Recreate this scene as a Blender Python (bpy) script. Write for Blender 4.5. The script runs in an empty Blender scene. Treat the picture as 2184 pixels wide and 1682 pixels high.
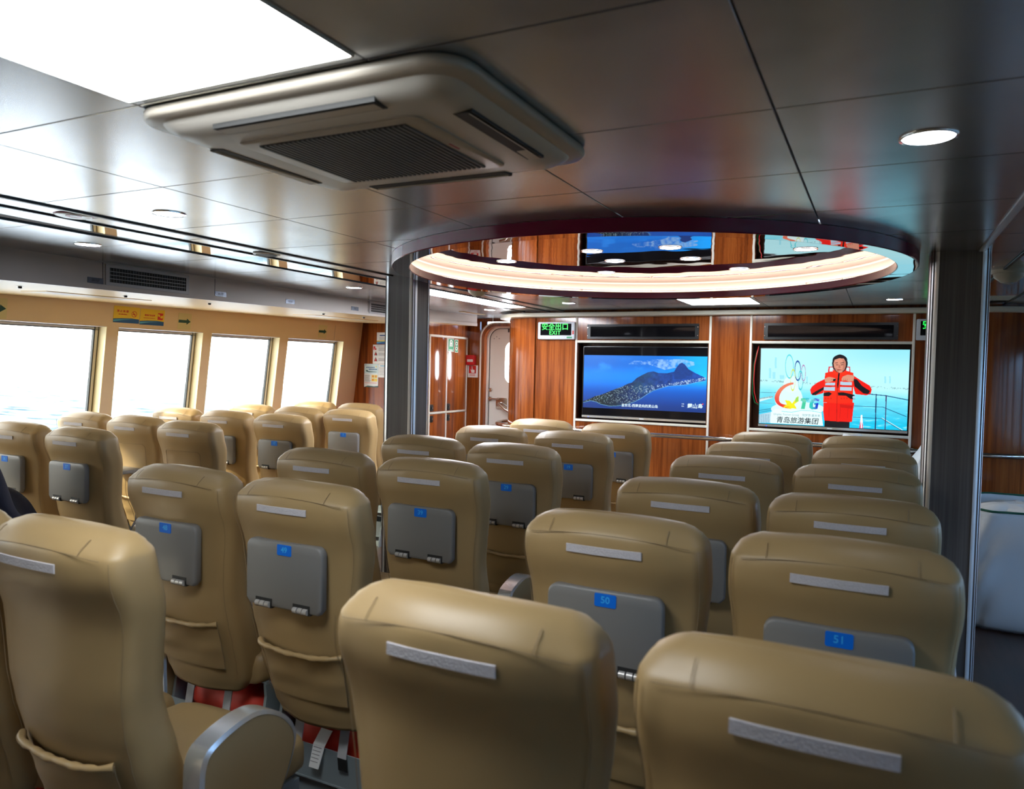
import bpy, bmesh, math, random
import numpy as np
from mathutils import Vector, Matrix
random.seed(7)
S = bpy.context.scene
COL = S.collection
PI = math.pi

# ------------------------------------------------------------------ materials
def new_mat(name):
    m = bpy.data.materials.new(name); m.use_nodes = True
    nt = m.node_tree; b = nt.nodes['Principled BSDF']
    return m, nt, b
def mat(name, col, rough=.5, metal=0., spec=.5, coat=0., coat_rough=.05, bump=0., bscale=200., ior=None, var=0., vscale=6.):
    m, nt, b = new_mat(name)
    b.inputs['Base Color'].default_value = (*col, 1)
    b.inputs['Roughness'].default_value = rough
    b.inputs['Metallic'].default_value = metal
    b.inputs['Specular IOR Level'].default_value = spec
    b.inputs['Coat Weight'].default_value = coat
    b.inputs['Coat Roughness'].default_value = coat_rough
    if ior: b.inputs['IOR'].default_value = ior
    tc = None
    if bump or var:
        tc = nt.nodes.new('ShaderNodeTexCoord')
    if bump:
        n = nt.nodes.new('ShaderNodeTexNoise'); n.inputs['Scale'].default_value = bscale; n.inputs['Detail'].default_value = 3
        bp = nt.nodes.new('ShaderNodeBump'); bp.inputs['Strength'].default_value = bump; bp.inputs['Distance'].default_value = .002
        nt.links.new(tc.outputs['Object'], n.inputs['Vector']); nt.links.new(n.outputs['Fac'], bp.inputs['Height'])
        nt.links.new(bp.outputs['Normal'], b.inputs['Normal'])
    if var:
        n = nt.nodes.new('ShaderNodeTexNoise'); n.inputs['Scale'].default_value = vscale; n.inputs['Detail'].default_value = 4
        r = nt.nodes.new('ShaderNodeMix'); r.data_type = 'RGBA'
        r.inputs[6].default_value = tuple(c*(1-var) for c in col)+(1,); r.inputs[7].default_value = tuple(min(1, c*(1+var)) for c in col)+(1,)
        nt.links.new(tc.outputs['Object'], n.inputs['Vector']); nt.links.new(n.outputs['Fac'], r.inputs[0]); nt.links.new(r.outputs[2], b.inputs['Base Color'])
    return m
def emit(name, col, strength):
    m, nt, b = new_mat(name)
    b.inputs['Base Color'].default_value = (.02, .02, .02, 1)
    b.inputs['Emission Color'].default_value = (*col, 1)
    b.inputs['Emission Strength'].default_value = strength
    return m
def wood(name, dark, mid, light, rough=.13, scale=1., axis='Z', streak=38.):
    m, nt, b = new_mat(name)
    tc = nt.nodes.new('ShaderNodeTexCoord'); mp = nt.nodes.new('ShaderNodeMapping')
    s = {'Z': (streak, streak, 1.4), 'Y': (streak, 1.4, streak), 'X': (1.4, streak, streak)}[axis]
    mp.inputs['Scale'].default_value = tuple(k*scale for k in s)
    n = nt.nodes.new('ShaderNodeTexNoise'); n.inputs['Scale'].default_value = 1.; n.inputs['Detail'].default_value = 6; n.inputs['Roughness'].default_value = .62
    mp2 = nt.nodes.new('ShaderNodeMapping'); s2 = {'Z': (5, 5, .5), 'Y': (5, .5, 5), 'X': (.5, 5, 5)}[axis]
    mp2.inputs['Scale'].default_value = s2
    n2 = nt.nodes.new('ShaderNodeTexNoise'); n2.inputs['Scale'].default_value = 1.; n2.inputs['Detail'].default_value = 3; n2.inputs['Distortion'].default_value = 1.2
    ad = nt.nodes.new('ShaderNodeMath'); ad.operation = 'MULTIPLY_ADD'; ad.inputs[1].default_value = .55
    ml = nt.nodes.new('ShaderNodeMath'); ml.operation = 'MULTIPLY'; ml.inputs[1].default_value = .45
    cr = nt.nodes.new('ShaderNodeValToRGB'); e = cr.color_ramp.elements
    e[0].position = .36; e[0].color = (*dark, 1); e[1].position = .66; e[1].color = (*light, 1)
    x = e.new(.5); x.color = (*mid, 1)
    L = nt.links.new
    L(tc.outputs['Object'], mp.inputs['Vector']); L(mp.outputs['Vector'], n.inputs['Vector'])
    L(tc.outputs['Object'], mp2.inputs['Vector']); L(mp2.outputs['Vector'], n2.inputs['Vector'])
    L(n2.outputs['Fac'], ml.inputs[0]); L(n.outputs['Fac'], ad.inputs[0]); L(ml.outputs[0], ad.inputs[2]); L(ad.outputs[0], cr.inputs['Fac']); L(cr.outputs['Color'], b.inputs['Base Color'])
    b.inputs['Roughness'].default_value = rough
    return m

M = {}
M['leather'] = mat('tan_leather', (.37, .25, .112), .44, spec=.5, bump=.12, bscale=420, var=.06, vscale=5)
M['seam'] = mat('seam_thread', (.27, .185, .095), .7)
M['tray'] = mat('grey_tray_plastic', (.20, .195, .19), .42, bump=.08, bscale=900)
M['dark'] = mat('dark_gap', (.012, .012, .012), .6)
M['hinge'] = mat('light_grey_hinge', (.50, .48, .46), .3, metal=.3)
M['velcro'] = mat('velcro_loop', (.56, .54, .57), .95, spec=.1, bump=.9, bscale=260, var=.12, vscale=160)
M['plate_blue'] = mat('blue_plate', (.0, .17, .80), .35)
M['plate_ink'] = mat('light_blue_ink', (.05, .50, 1.), .4)
M['arm_metal'] = mat('silver_armrest', (.78, .82, .86), .25, metal=.85)
M['arm_pad'] = mat('armrest_pad', (.34, .245, .125), .5, bump=.1, bscale=400)
M['base_metal'] = mat('blue_grey_sheet_metal', (.32, .38, .41), .4, metal=.2)
M['strap'] = mat('grey_webbing', (.42, .42, .44), .8, bump=.3, bscale=500)
M['lifejacket'] = mat('orange_red_nylon', (.72, .035, .012), .6, bump=.4, bscale=30)
M['paper'] = mat('white_paper', (.80, .80, .80), .6)
M['wood'] = wood('red_brown_wood_laminate', (.10, .020, .005), (.25, .060, .012), (.39, .115, .024))
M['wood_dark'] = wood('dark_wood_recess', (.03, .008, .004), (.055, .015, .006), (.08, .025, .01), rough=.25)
M['floor'] = wood('dark_wood_vinyl', (.020, .010, .008), (.042, .022, .016), (.07, .036, .026), rough=.28, axis='Y', streak=22)
M['pillar'] = wood('grey_wood_laminate', (.10, .088, .083), (.14, .125, .12), (.195, .178, .172), rough=.4, streak=120)
M['alu'] = mat('white_aluminium', (.88, .89, .90), .36, metal=.8)
M['cream'] = mat('cream_wall_panel', (.70, .54, .36), .45)
M['cream_light'] = mat('cream_soffit', (.90, .69, .37), .3, spec=.5, coat=.4, coat_rough=.12)
M['boxgrey'] = mat('off_white_duct_panel', (.60, .56, .53), .5)
M['white'] = mat('white_enamel', (.80, .78, .74), .3)
M['trimwhite'] = mat('cream_white_trim', (.76, .73, .64), .4)
M['frame_dark'] = mat('black_window_gasket', (.015, .018, .02), .5)
M['frame_cream'] = mat('cream_window_frame', (.72, .66, .55), .4)
M['reveal'] = mat('cream_reveal', (.78, .64, .36), .4)
M['mirror'] = mat('mirror_strip', (.82, .80, .78), .03, metal=1.)
M['burgundy'] = mat('burgundy_gloss', (.20, .006, .045), .2, spec=.35)
M['cove'] = mat('cove_white', (.80, .74, .68), .45)
M['steel'] = mat('polished_steel', (.70, .68, .66), .12, metal=1.)
M['ac'] = mat('aged_white_plastic', (.56, .50, .42), .35)
M['ac_light'] = mat('white_plastic', (.66, .62, .56), .35)
M['grille'] = mat('grey_grille', (.13, .135, .14), .5)
M['vent'] = mat('grey_vent', (.40, .40, .41), .4, metal=.2)
M['black_gloss'] = mat('black_acrylic', (.006, .006, .008), .04, spec=.22)
M['black_frame'] = mat('black_metal', (.015, .018, .022), .35)
M['sign_grey'] = mat('exit_sign_case', (.55, .60, .66), .35)
M['green_led'] = emit('green_led', (.02, 1., .10), .9)
M['sackwhite'] = mat('white_woven_sack', (.72, .76, .80), .55, bump=.5, bscale=18)
M['green_edge'] = mat('green_piping', (.01, .10, .06), .6)
M['navy'] = mat('navy_cloth', (.006, .009, .028), .8, bump=.3, bscale=120)
M['skin'] = mat('skin', (.50, .30, .21), .5)
M['hair'] = mat('black_hair', (.01, .009, .009), .5)
M['yellow'] = mat('yellow_sticker', (.78, .55, .02), .4)
M['red'] = mat('red_ink', (.60, .02, .015), .45)
M['blue'] = mat('blue_sticker', (.01, .09, .28), .4)
M['lightblue'] = mat('light_blue_sticker', (.10, .42, .62), .4)
M['arrow'] = mat('dark_green_arrow', (.01, .075, .065), .5)
M['arrow_bg'] = mat('pale_green_film', (.62, .55, .30), .35)
M['signgreen'] = mat('green_sign', (.01, .30, .12), .4)
M['whiteink'] = mat('white_ink', (.85, .85, .85), .5)
M['textgrey'] = mat('grey_print', (.25, .24, .25), .6)
M['cyanprint'] = mat('pale_blue_print', (.60, .74, .78), .5)
M['alarm'] = mat('red_alarm_plastic', (.55, .012, .02), .3)
M['latch'] = mat('black_latch', (.02, .018, .018), .35)
M['plate_grey'] = mat('grey_seat_row_plate', (.10, .12, .16), .25, metal=.4)
M['plate_text'] = mat('dark_plate_ink', (.018, .02, .028), .5)
M['cable_red'] = mat('red_cable', (.5, .02, .02), .4)
M['cable_green'] = mat('green_cable', (.02, .25, .08), .4)
M['detector'] = mat('beige_detector', (.50, .46, .36), .4)
M['magenta'] = mat('red_sticker_ring', (.40, .01, .05), .3)
M['led_panel'] = emit('led_panel_white', (.93, .98, 1.), 14.)
M['led_strip'] = emit('led_strip_white', (.92, .94, 1.), 40.)
M['downlight'] = emit('downlight_white', (.80, .86, 1.), 22.)
M['downlight_bright'] = emit('downlight_bright', (1., .90, .78), 95.)
M['cove_led'] = emit('cove_led_warm', (1., .76, .60), 7.)
M['cove_led_line'] = emit('cove_led_line', (1., .80, .60), 1.1)
M['tvled'] = emit('tv_standby_blue', (.02, .1, 1.), 2.)

# satin metal ceiling, brushed streaks and dirt smudges
def ceiling_mat(name, col, rough):
    m, nt, b = new_mat(name)
    tc = nt.nodes.new('ShaderNodeTexCoord'); n = nt.nodes.new('ShaderNodeTexNoise'); n.inputs['Scale'].default_value = 2.6; n.inputs['Detail'].default_value = 6
    cr = nt.nodes.new('ShaderNodeValToRGB'); e = cr.color_ramp.elements
    e[0].position = .33; e[0].color = tuple(c*.72 for c in col)+(1,); e[1].position = .52; e[1].color = (*col, 1)
    L = nt.links.new
    L(tc.outputs['Object'], n.inputs['Vector']); L(n.outputs['Fac'], cr.inputs['Fac']); L(cr.outputs['Color'], b.inputs['Base Color'])
    # fine perforation
    v = nt.nodes.new('ShaderNodeTexVoronoi'); v.inputs['Scale'].default_value = 260; v.inputs['Randomness'].default_value = 0.
    bp = nt.nodes.new('ShaderNodeBump'); bp.inputs['Strength'].default_value = .06; bp.inputs['Distance'].default_value = .001
    L(tc.outputs['Object'], v.inputs['Vector']); L(v.outputs['Distance'], bp.inputs['Height']); L(bp.outputs['Normal'], b.inputs['Normal'])
    b.inputs['Metallic'].default_value = .75; b.inputs['Roughness'].default_value = rough
    return m
M['ceil'] = ceiling_mat('satin_metal_ceiling', (.53, .555, .59), .235)
# dome mirror, burgundy acrylic with slight waviness
m, nt, b = new_mat('burgundy_mirror')
b.inputs['Base Color'].default_value = (.42, .36, .37, 1); b.inputs['Metallic'].default_value = 1.; b.inputs['Roughness'].default_value = .015
tc = nt.nodes.new('ShaderNodeTexCoord'); n = nt.nodes.new('ShaderNodeTexNoise'); n.inputs['Scale'].default_value = 9; n.inputs['Detail'].default_value = 0
bp = nt.nodes.new('ShaderNodeBump'); bp.inputs['Strength'].default_value = .12; bp.inputs['Distance'].default_value = .004
nt.links.new(tc.outputs['Object'], n.inputs['Vector']); nt.links.new(n.outputs['Fac'], bp.inputs['Height']); nt.links.new(bp.outputs['Normal'], b.inputs['Normal'])
M['dome'] = m
# glass pane
m = bpy.data.materials.new('window_glass'); m.use_nodes = True; nt = m.node_tree; nt.nodes.remove(nt.nodes['Principled BSDF'])
tr = nt.nodes.new('ShaderNodeBsdfTransparent'); tr.inputs[0].default_value = (.93, .96, .96, 1)
gl = nt.nodes.new('ShaderNodeBsdfGlossy'); gl.inputs['Roughness'].default_value = .0
lw = nt.nodes.new('ShaderNodeLayerWeight'); pw = nt.nodes.new('ShaderNodeMath'); pw.operation = 'POWER'; pw.inputs[1].default_value = 5
ml = nt.nodes.new('ShaderNodeMath'); ml.operation = 'MULTIPLY_ADD'; ml.inputs[1].default_value = .7; ml.inputs[2].default_value = .03
mx = nt.nodes.new('ShaderNodeMixShader'); L = nt.links.new
L(lw.outputs['Facing'], pw.inputs[0]); L(pw.outputs[0], ml.inputs[0]); L(ml.outputs[0], mx.inputs[0])
L(tr.outputs[0], mx.inputs[1]); L(gl.outputs[0], mx.inputs[2]); L(mx.outputs[0], nt.nodes['Material Output'].inputs['Surface'])
M['glass'] = m
# sea
m = bpy.data.materials.new('sea_water'); m.use_nodes = True; nt = m.node_tree; nt.nodes.remove(nt.nodes['Principled BSDF'])
df = nt.nodes.new('ShaderNodeBsdfDiffuse'); df.inputs['Color'].default_value = (.030, .072, .095, 1)
gl = nt.nodes.new('ShaderNodeBsdfGlossy'); gl.inputs['Roughness'].default_value = .25
tc = nt.nodes.new('ShaderNodeTexCoord'); mp = nt.nodes.new('ShaderNodeMapping'); mp.inputs['Scale'].default_value = (.16, .42, 1); mp.inputs['Rotation'].default_value = (0, 0, .5)
n = nt.nodes.new('ShaderNodeTexNoise'); n.inputs['Scale'].default_value = 1.; n.inputs['Detail'].default_value = 5; n.inputs['Roughness'].default_value = .6; n.inputs['Distortion'].default_value = .6
cr = nt.nodes.new('ShaderNodeValToRGB'); e = cr.color_ramp.elements                # share of sky mirrored by the wave facets
e[0].position = .34; e[0].color = (.0, .0, .0, 1); e[1].position = .52; e[1].color = (.25, .25, .25, 1)
mx = nt.nodes.new('ShaderNodeMixShader'); L = nt.links.new
L(tc.outputs['Object'], mp.inputs[0]); L(mp.outputs[0], n.inputs['Vector']); L(n.outputs['Fac'], cr.inputs['Fac']); L(cr.outputs['Color'], mx.inputs[0])
L(df.outputs[0], mx.inputs[1]); L(gl.outputs[0], mx.inputs[2]); L(mx.outputs[0], nt.nodes['Material Output'].inputs['Surface'])
M['sea'] = m
M['bounce_sheet'] = mat('sea_bounce_sheet', (.82, .84, .84), .8, var=.1, vscale=.4)  # white of the added sheet that throws light up through the windows
def screen_mat(name, strength):
    m, nt, b = new_mat(name)
    a = nt.nodes.new('ShaderNodeAttribute'); a.attribute_name = 'pic'
    b.inputs['Base Color'].default_value = (.01, .01, .01, 1); b.inputs['Roughness'].default_value = .25
    nt.links.new(a.outputs['Color'], b.inputs['Emission Color']); b.inputs['Emission Strength'].default_value = strength
    return m
M['screen'] = screen_mat('tv_picture', .85)

# ------------------------------------------------------------------ mesh builder
class MB:
    def __init__(s): s.v = []; s.f = []; s.m = []
    def add(s, vs, fs, m=0):
        o = len(s.v); s.v += [tuple(x) for x in vs]; s.f += [tuple(i+o for i in f) for f in fs]; s.m += [m]*len(fs); return s
    def box(s, x0, x1, y0, y1, z0, z1, m=0):
        return s.add([(x0,y0,z0),(x1,y0,z0),(x1,y1,z0),(x0,y1,z0),(x0,y0,z1),(x1,y0,z1),(x1,y1,z1),(x0,y1,z1)],
                     [(0,3,2,1),(4,5,6,7),(0,1,5,4),(1,2,6,5),(2,3,7,6),(3,0,4,7)], m)
    def loft(s, rings, m=0, cap=True, closed=True):
        n = len(rings[0]); vs = [p for r in rings for p in r]; fs = []
        for i in range(len(rings)-1):
            for j in range(n if closed else n-1):
                k = (j+1) % n
                fs.append((i*n+j, i*n+k, (i+1)*n+k, (i+1)*n+j))
        if cap and closed:
            fs.append(tuple(range(n-1, -1, -1))); fs.append(tuple((len(rings)-1)*n+j for j in range(n)))
        return s.add(vs, fs, m)
    def tube(s, path, r, n=8, m=0, cap=True):
        P = [Vector(p) for p in path]; rings = []; up = None
        for i, p in enumerate(P):
            d = (P[min(i+1, len(P)-1)]-P[max(i-1, 0)]).normalized()
            if up is None:
                up = Vector((0,0,1)) if abs(d.z) < .9 else Vector((1,0,0))
            a = d.cross(up).normalized(); up2 = a.cross(d).normalized(); up = up2
            rr = r[i] if isinstance(r, (list, tuple)) else r
            rings.append([p+a*(rr*math.cos(2*PI*k/n))+up2*(rr*math.sin(2*PI*k/n)) for k in range(n)])
        return s.loft(rings, m, cap)
    def lathe(s, prof, c, n=48, m=0, a0=0, a1=2*PI, closed_profile=False):
        full = abs(a1-a0-2*PI) < 1e-6; k = n if full else n+1
        vs = []; fs = []; q = len(prof)
        for i in range(k):
            a = a0+(a1-a0)*i/n
            for r, z in prof: vs.append((c[0]+r*math.cos(a), c[1]+r*math.sin(a), c[2]+z))
        for i in range(n):
            j = (i+1) % k
            for t in range(q if closed_profile else q-1):
                u = (t+1) % q
                fs.append((i*q+t, j*q+t, j*q+u, i*q+u))
        return s.add(vs, fs, m)
    def prism(s, poly, ax, a, b, m=0):
        # poly in the two other axes, extruded along ax from a to b
        def P(p, t):
            return {'x': (t, p[0], p[1]), 'y': (p[0], t, p[1]), 'z': (p[0], p[1], t)}[ax]
        n = len(poly); vs = [P(p, a) for p in poly]+[P(p, b) for p in poly]
        fs = [tuple(range(n-1, -1, -1)), tuple(range(n, 2*n))]+[(i, (i+1) % n, n+(i+1) % n, n+i) for i in range(n)]
        return s.add(vs, fs, m)
    def mesh(s, me, mtx, m=0):
        vs = [mtx @ v.co for v in me.vertices]; return s.add(vs, [tuple(p.vertices) for p in me.polygons], m)
    def build(s, name, mats, parent=None, local=False, smooth=True, angle=35, bevel=0, seg=2):
        off = Vector((0,0,0))
        if parent is not None and not local:
            p = parent
            while p is not None: off = off+p.location; p = p.parent
        me = bpy.data.meshes.new(name)
        me.from_pydata([Vector(v)-off for v in s.v], [], s.f)
        mats = mats if isinstance(mats, (list, tuple)) else [mats]
        for k in mats: me.materials.append(M[k] if isinstance(k, str) else k)
        me.polygons.foreach_set('material_index', s.m)
        bm = bmesh.new(); bm.from_mesh(me)
        bmesh.ops.recalc_face_normals(bm, faces=bm.faces)
        if bevel:
            ed = [e for e in bm.edges if len(e.link_faces) == 2 and e.calc_face_angle(0) > .6]
            bmesh.ops.bevel(bm, geom=ed, offset=bevel, segments=seg, affect='EDGES', profile=.5)
        bm.to_mesh(me); bm.free()
        if smooth:
            me.polygons.foreach_set('use_smooth', [True]*len(me.polygons)); me.set_sharp_from_angle(angle=math.radians(angle))
        me.update()
        o = bpy.data.objects.new(name, me); COL.objects.link(o)
        if parent is not None: o.parent = parent
        return o
def tag(o, label=None, cat=None, group=None, kind=None):
    if label: o['label'] = label
    if cat: o['category'] = cat
    if group: o['group'] = group
    if kind: o['kind'] = kind
    return o
def thing(name, label, cat, loc=(0,0,0), group=None, rotz=0):
    o = bpy.data.objects.new(name, None); COL.objects.link(o); o.location = loc; o.rotation_euler = (0,0,rotz); o.empty_display_size = .1
    return tag(o, label, cat, group)
def struct(mb, name, mats, label, cat, parent=None, **k):
    o = mb.build(name, mats, parent, **k)
    if parent is None: tag(o, label, cat, kind='structure')
    return o
def rrect(w, h, r, n=5, cx=0, cy=0):
    pts = []
    for (sx, sy, a) in ((1,1,0),(-1,1,PI/2),(-1,-1,PI),(1,-1,1.5*PI)):
        for i in range(n+1):
            t = a+PI/2*i/n; pts.append((cx+sx*(w/2-r)+r*math.cos(t), cy+sy*(h/2-r)+r*math.sin(t)))
    return pts
_tc = {}
def text_mesh(txt, size, bold=0., ext=.0004, shear=0, space=1.):
    key = (txt, size, bold, ext, shear, space)
    if key in _tc: return _tc[key]
    cu = bpy.data.curves.new('lettering', 'FONT'); cu.body = txt; cu.size = size; cu.align_x = 'CENTER'; cu.align_y = 'CENTER'
    cu.extrude = ext; cu.offset = bold; cu.shear = shear; cu.resolution_u = 3; cu.space_character = space
    o = bpy.data.objects.new('lettering', cu); COL.objects.link(o)
    dg = bpy.context.evaluated_depsgraph_get(); me = bpy.data.meshes.new_from_object(o.evaluated_get(dg))
    bpy.data.objects.remove(o); bpy.data.curves.remove(cu)
    _tc[key] = me; return me
def frame_mtx(o, right, up):
    r = Vector(right).normalized(); u = Vector(up).normalized(); n = r.cross(u)
    m = Matrix((r, u, n)).transposed().to_4x4(); m.translation = Vector(o); return m

# ------------------------------------------------------------------ camera
cam = bpy.data.cameras.new('camera'); co = bpy.data.objects.new('camera', cam); COL.objects.link(co)
F = 1587.26; yaw, pitch, roll = -.4593, -.036414, .021512
f = Vector((math.sin(yaw)*math.cos(pitch), math.cos(yaw)*math.cos(pitch), math.sin(pitch)))
r = Vector((math.cos(yaw), -math.sin(yaw), 0)); u = r.cross(f)
c, s_ = math.cos(roll), math.sin(roll)
r2 = r*c+u*s_; u2 = u*c-r*s_
mt = Matrix((r2, u2, -f)).transposed().to_4x4(); mt.translation = (0, 0, 1.4956)
co.matrix_world = mt
cam.sensor_fit = 'HORIZONTAL'; cam.sensor_width = 36; cam.lens = F/2184*36; cam.clip_start = .02; cam.clip_end = 5000
cam.dof.use_dof = True; cam.dof.focus_distance = 4.2; cam.dof.aperture_fstop = 4.5
S.camera = co

# ------------------------------------------------------------------ setting
CZ = 2.01                                  # ceiling height
XL, XR = -5.28, 3.08                     # side walls at the height ZW
ZW = 1.918
LEAN = .133
def wx(z, side=-1):                        # leaning window wall, inner face
    d = LEAN*(ZW-z)
    return XL-d if side < 0 else XR+d
YB, YF = -2.4, 6.2
mb = MB().box(-5.8, 3.6, YB-.1, 7.4, -.06, 0)
struct(mb, 'floor', 'floor', 'dark brown wood-look vinyl floor under the seats', 'floor', smooth=False)

RC = (-1.09, 3.61)
def cut_disc(o, rad):
    cm = MB().lathe([(0,-.3),(rad,-.3),(rad,.3),(0,.3)], (RC[0], RC[1], CZ), 128)
    t = cm.build('cutter', 'dark')
    md = o.modifiers.new('b', 'BOOLEAN'); md.operation = 'DIFFERENCE'; md.solver = 'EXACT'; md.object = t
    dg = bpy.context.evaluated_depsgraph_get(); me = bpy.data.meshes.new_from_object(o.evaluated_get(dg))
    o.modifiers.clear(); o.data = me
    bpy.data.objects.remove(t)
# tiles
mb = MB(); g = .002
xs = [-2.54, -1.94, -1.37, -.80, -.205, .34]
ys = [1.03-.51*7+.51*k for k in range(18)]
for i in range(len(xs)-1):
    for j in range(len(ys)-1):
        y0, y1 = ys[j], min(ys[j+1], 6.16)
        if y1 <= y0 or y0 < -2.4: continue
        mb.box(xs[i]+g, xs[i+1]-g, y0+g, y1-g, CZ, CZ+.012)
for x0, x1 in ((-3.72, -2.96), (-2.70, -2.56), (.36, .50), (.76, 1.52)):     # side bays outboard of the mirror strips
    y = -2.4
    while y < 7.1:
        y1 = min(y+.465, 7.1); mb.box(x0+g, x1-g, y+g, y1-g, CZ, CZ+.012); y += .465
mb.box(-4.05, -2.54, 7.1, 7.12, CZ, CZ+.012)
ce = mb.build('ceiling', 'ceil', bevel=.0012, seg=1, smooth=False)
cut_disc(ce, 1.205); tag(ce, 'satin grey metal panel ceiling with thin seams', 'ceiling', kind='structure')
mb = MB().box(-5.8, 3.6, YB-.1, 7.4, CZ+.0125, CZ+.03)
bk = mb.build('ceiling_backing', 'vent', smooth=False); cut_disc(bk, 1.23); tag(bk, 'dark backing seen in the ceiling seams', 'ceiling', kind='structure')
# long trims and mirror strips of the ceiling
for k, (x0, x1) in enumerate(((-2.562, -2.538), (.338, .362))):
    struct(MB().box(x0, x1, YB, 6.15, CZ-.006, CZ+.012), f'trim_{k+1}', 'black_frame' if k == 0 else 'alu',
           ('dark' if k == 0 else 'pale')+' metal ceiling joint strip along the '+('left' if k == 0 else 'right')+' pillar line', 'trim', bevel=.002)
for k, (x0, x1) in enumerate(((-2.96, -2.70), (.50, .76))):
    mb = MB().box(x0+.012, x1-.012, YB, 4.15 if k == 0 else 6.15, CZ-.001, CZ+.01)
    mb.box(x0, x0+.012, YB, 6.2, CZ-.006, CZ+.01, 1).box(x1-.012, x1, YB, 6.2, CZ-.006, CZ+.01, 1)
    if k == 0: mb.box(x0+.012, x1-.012, 5.72, 6.2, CZ, CZ+.01, 2)
    struct(mb, f'trim_{k+3}', ['mirror', 'black_frame', 'ceil'], 'mirror strip in the ceiling reflecting the '+('left' if k == 0 else 'right')+' windows', 'trim')

# ------------------------------------------------------------------ window walls with reveals
OPEN = [(-1.777, -.968), (-.842, -.033), (.094, .902), (1.045, 1.848), (1.980, 2.805), (2.915, 3.729), (3.823, 4.631), (4.719, 5.555), (5.665, 6.523)]
ZT, ZS = 1.742, .80
def _ww(side):
    nm = 'left' if side < 0 else 'right'; D = .10
    mb = MB(); yend = 7.2 if side > 0 else 6.86
    def slab(m_, y0, y1, z0, z1, d0, d1, mi=0):
        a = [(wx(z0, side)+side*d0, z0), (wx(z1, side)+side*d0, z1), (wx(z1, side)+side*d1, z1), (wx(z0, side)+side*d1, z0)]
        m_.prism(a, 'y', y0, y1, mi)
    slab(mb, YB, yend, ZT, 2.03, 0, D); slab(mb, YB, yend, 0, ZS, 0, D)
    yy = YB
    for (a, b_) in OPEN: slab(mb, yy, a, ZS, ZT, 0, D); yy = b_
    slab(mb, yy, yend, ZS, ZT, 0, D)
    struct(mb, f'wall_{nm}', 'cream', f'cream panelled {nm} side wall leaning inward above the windows', 'wall', smooth=False)
    for k, (a, b_) in enumerate(OPEN):
        n = k+1 if side < 0 else k+1+len(OPEN)
        w = thing(f'window_{n}', f'{nm} wall cabin window, number {k+1} counted from the rear wall', 'window', (wx(ZS, side), (a+b_)/2, ZS)); w['kind'] = 'structure'
        fr = MB(); t = .012
        # reveal lining
        slab(fr, a, a+.004, ZS, ZT, -.001, D+.02, 0); slab(fr, b_-.004, b_, ZS, ZT, -.001, D+.02, 0)
        slab(fr, a, b_, ZT-.004, ZT, -.001, D+.02, 2); slab(fr, a, b_, ZS, ZS+.004, -.001, D+.02, 0)
        # gasket, cream frame, gasket
        for (q0, q1, mi) in ((0, .010, 1), (.010, .032, 3), (.032, .042, 1)):
            slab(fr, a+q0, a+q1, ZS, ZT, D-.012, D+.012, mi); slab(fr, b_-q1, b_-q0, ZS, ZT, D-.012, D+.012, mi)
            slab(fr, a, b_, ZT-q1*.7, ZT-q0*.7, D-.012, D+.012, 2 if mi == 3 else 1); slab(fr, a, b_, ZS+q0, ZS+q1, D-.012, D+.012, mi)
        fr.build('window_frame', ['reveal', 'frame_dark', 'boxgrey', 'frame_cream'], w, smooth=False)
        gp = MB(); slab(gp, a+.04, b_-.04, ZS+.04, ZT-.028, D-.002, D+.002); gp.build('window_pane', 'glass', w, smooth=False)
_ww(-1); _ww(1)

# duct box along the left and right side, soffit under it
def duct(side):
    nm = 'left' if side < 0 else 'right'
    X = -3.72 if side < 0 else 1.52
    mb = MB(); z0a, z0b = 1.856, 1.898; ya, yb = YB, 6.68
    zz = lambda y: 1.856+(y-2.0)*(1.892-1.856)/3.06
    zA, zB = zz(ya), zz(yb)
    out = XL if side < 0 else XR
    mb.add([(X,ya,zA),(X,yb,zB),(X,yb,CZ),(X,ya,CZ),(X+side*.02,ya,zA),(X+side*.02,yb,zB),(X+side*.02,yb,CZ),(X+side*.02,ya,CZ)],
           [(0,1,2,3),(4,7,6,5),(0,4,5,1),(1,5,6,2),(3,2,6,7),(0,3,7,4)])
    mb.add([(X,yb,zB),(X+side*.9,yb,zB+.02),(X+side*.9,yb,CZ),(X,yb,CZ)], [(0,1,2,3)])
    # bottom rail of the box face
    mb.add([(X-side*.004,ya,zA-.002),(X-side*.004,yb,zB-.002),(X-side*.004,yb,zB+.026),(X-side*.004,ya,zA+.026),(X+side*.01,ya,zA-.002),(X+side*.01,yb,zB-.002),(X+side*.01,yb,zB+.026),(X+side*.01,ya,zA+.026)],
           [(0,1,2,3),(4,7,6,5),(0,4,5,1),(3,2,6,7)], 0)
    for y in (2.59, 3.332, 4.87):
        mb.box(min(X-side*.0008, X), max(X-side*.0008, X), y-.0015, y+.0015, zz(y)+.03, CZ-.004, 1)
    struct(mb, f'wall_{nm}_duct', ['boxgrey', 'dark'], f'grey duct box face along the {nm} side below the ceiling', 'wall', smooth=False)
    so = MB(); o2 = out
    so.add([(X,ya,zA),(X,yb,zB),(o2,yb,zB+.045),(o2,ya,zA+.045)], [(0,1,2,3)])
    struct(so, f'ceiling_{nm}_soffit', 'cream_light', f'cream soffit under the {nm} duct box above the windows', 'soffit', smooth=False)
duct(-1); duct(1)

# back wall and side closures behind the camera
struct(MB().box(-5.8, 3.6, YB-.1, YB, 0, CZ+.02), 'wall_back', 'cream', 'cream rear wall behind the camera', 'wall', smooth=False)

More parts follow.
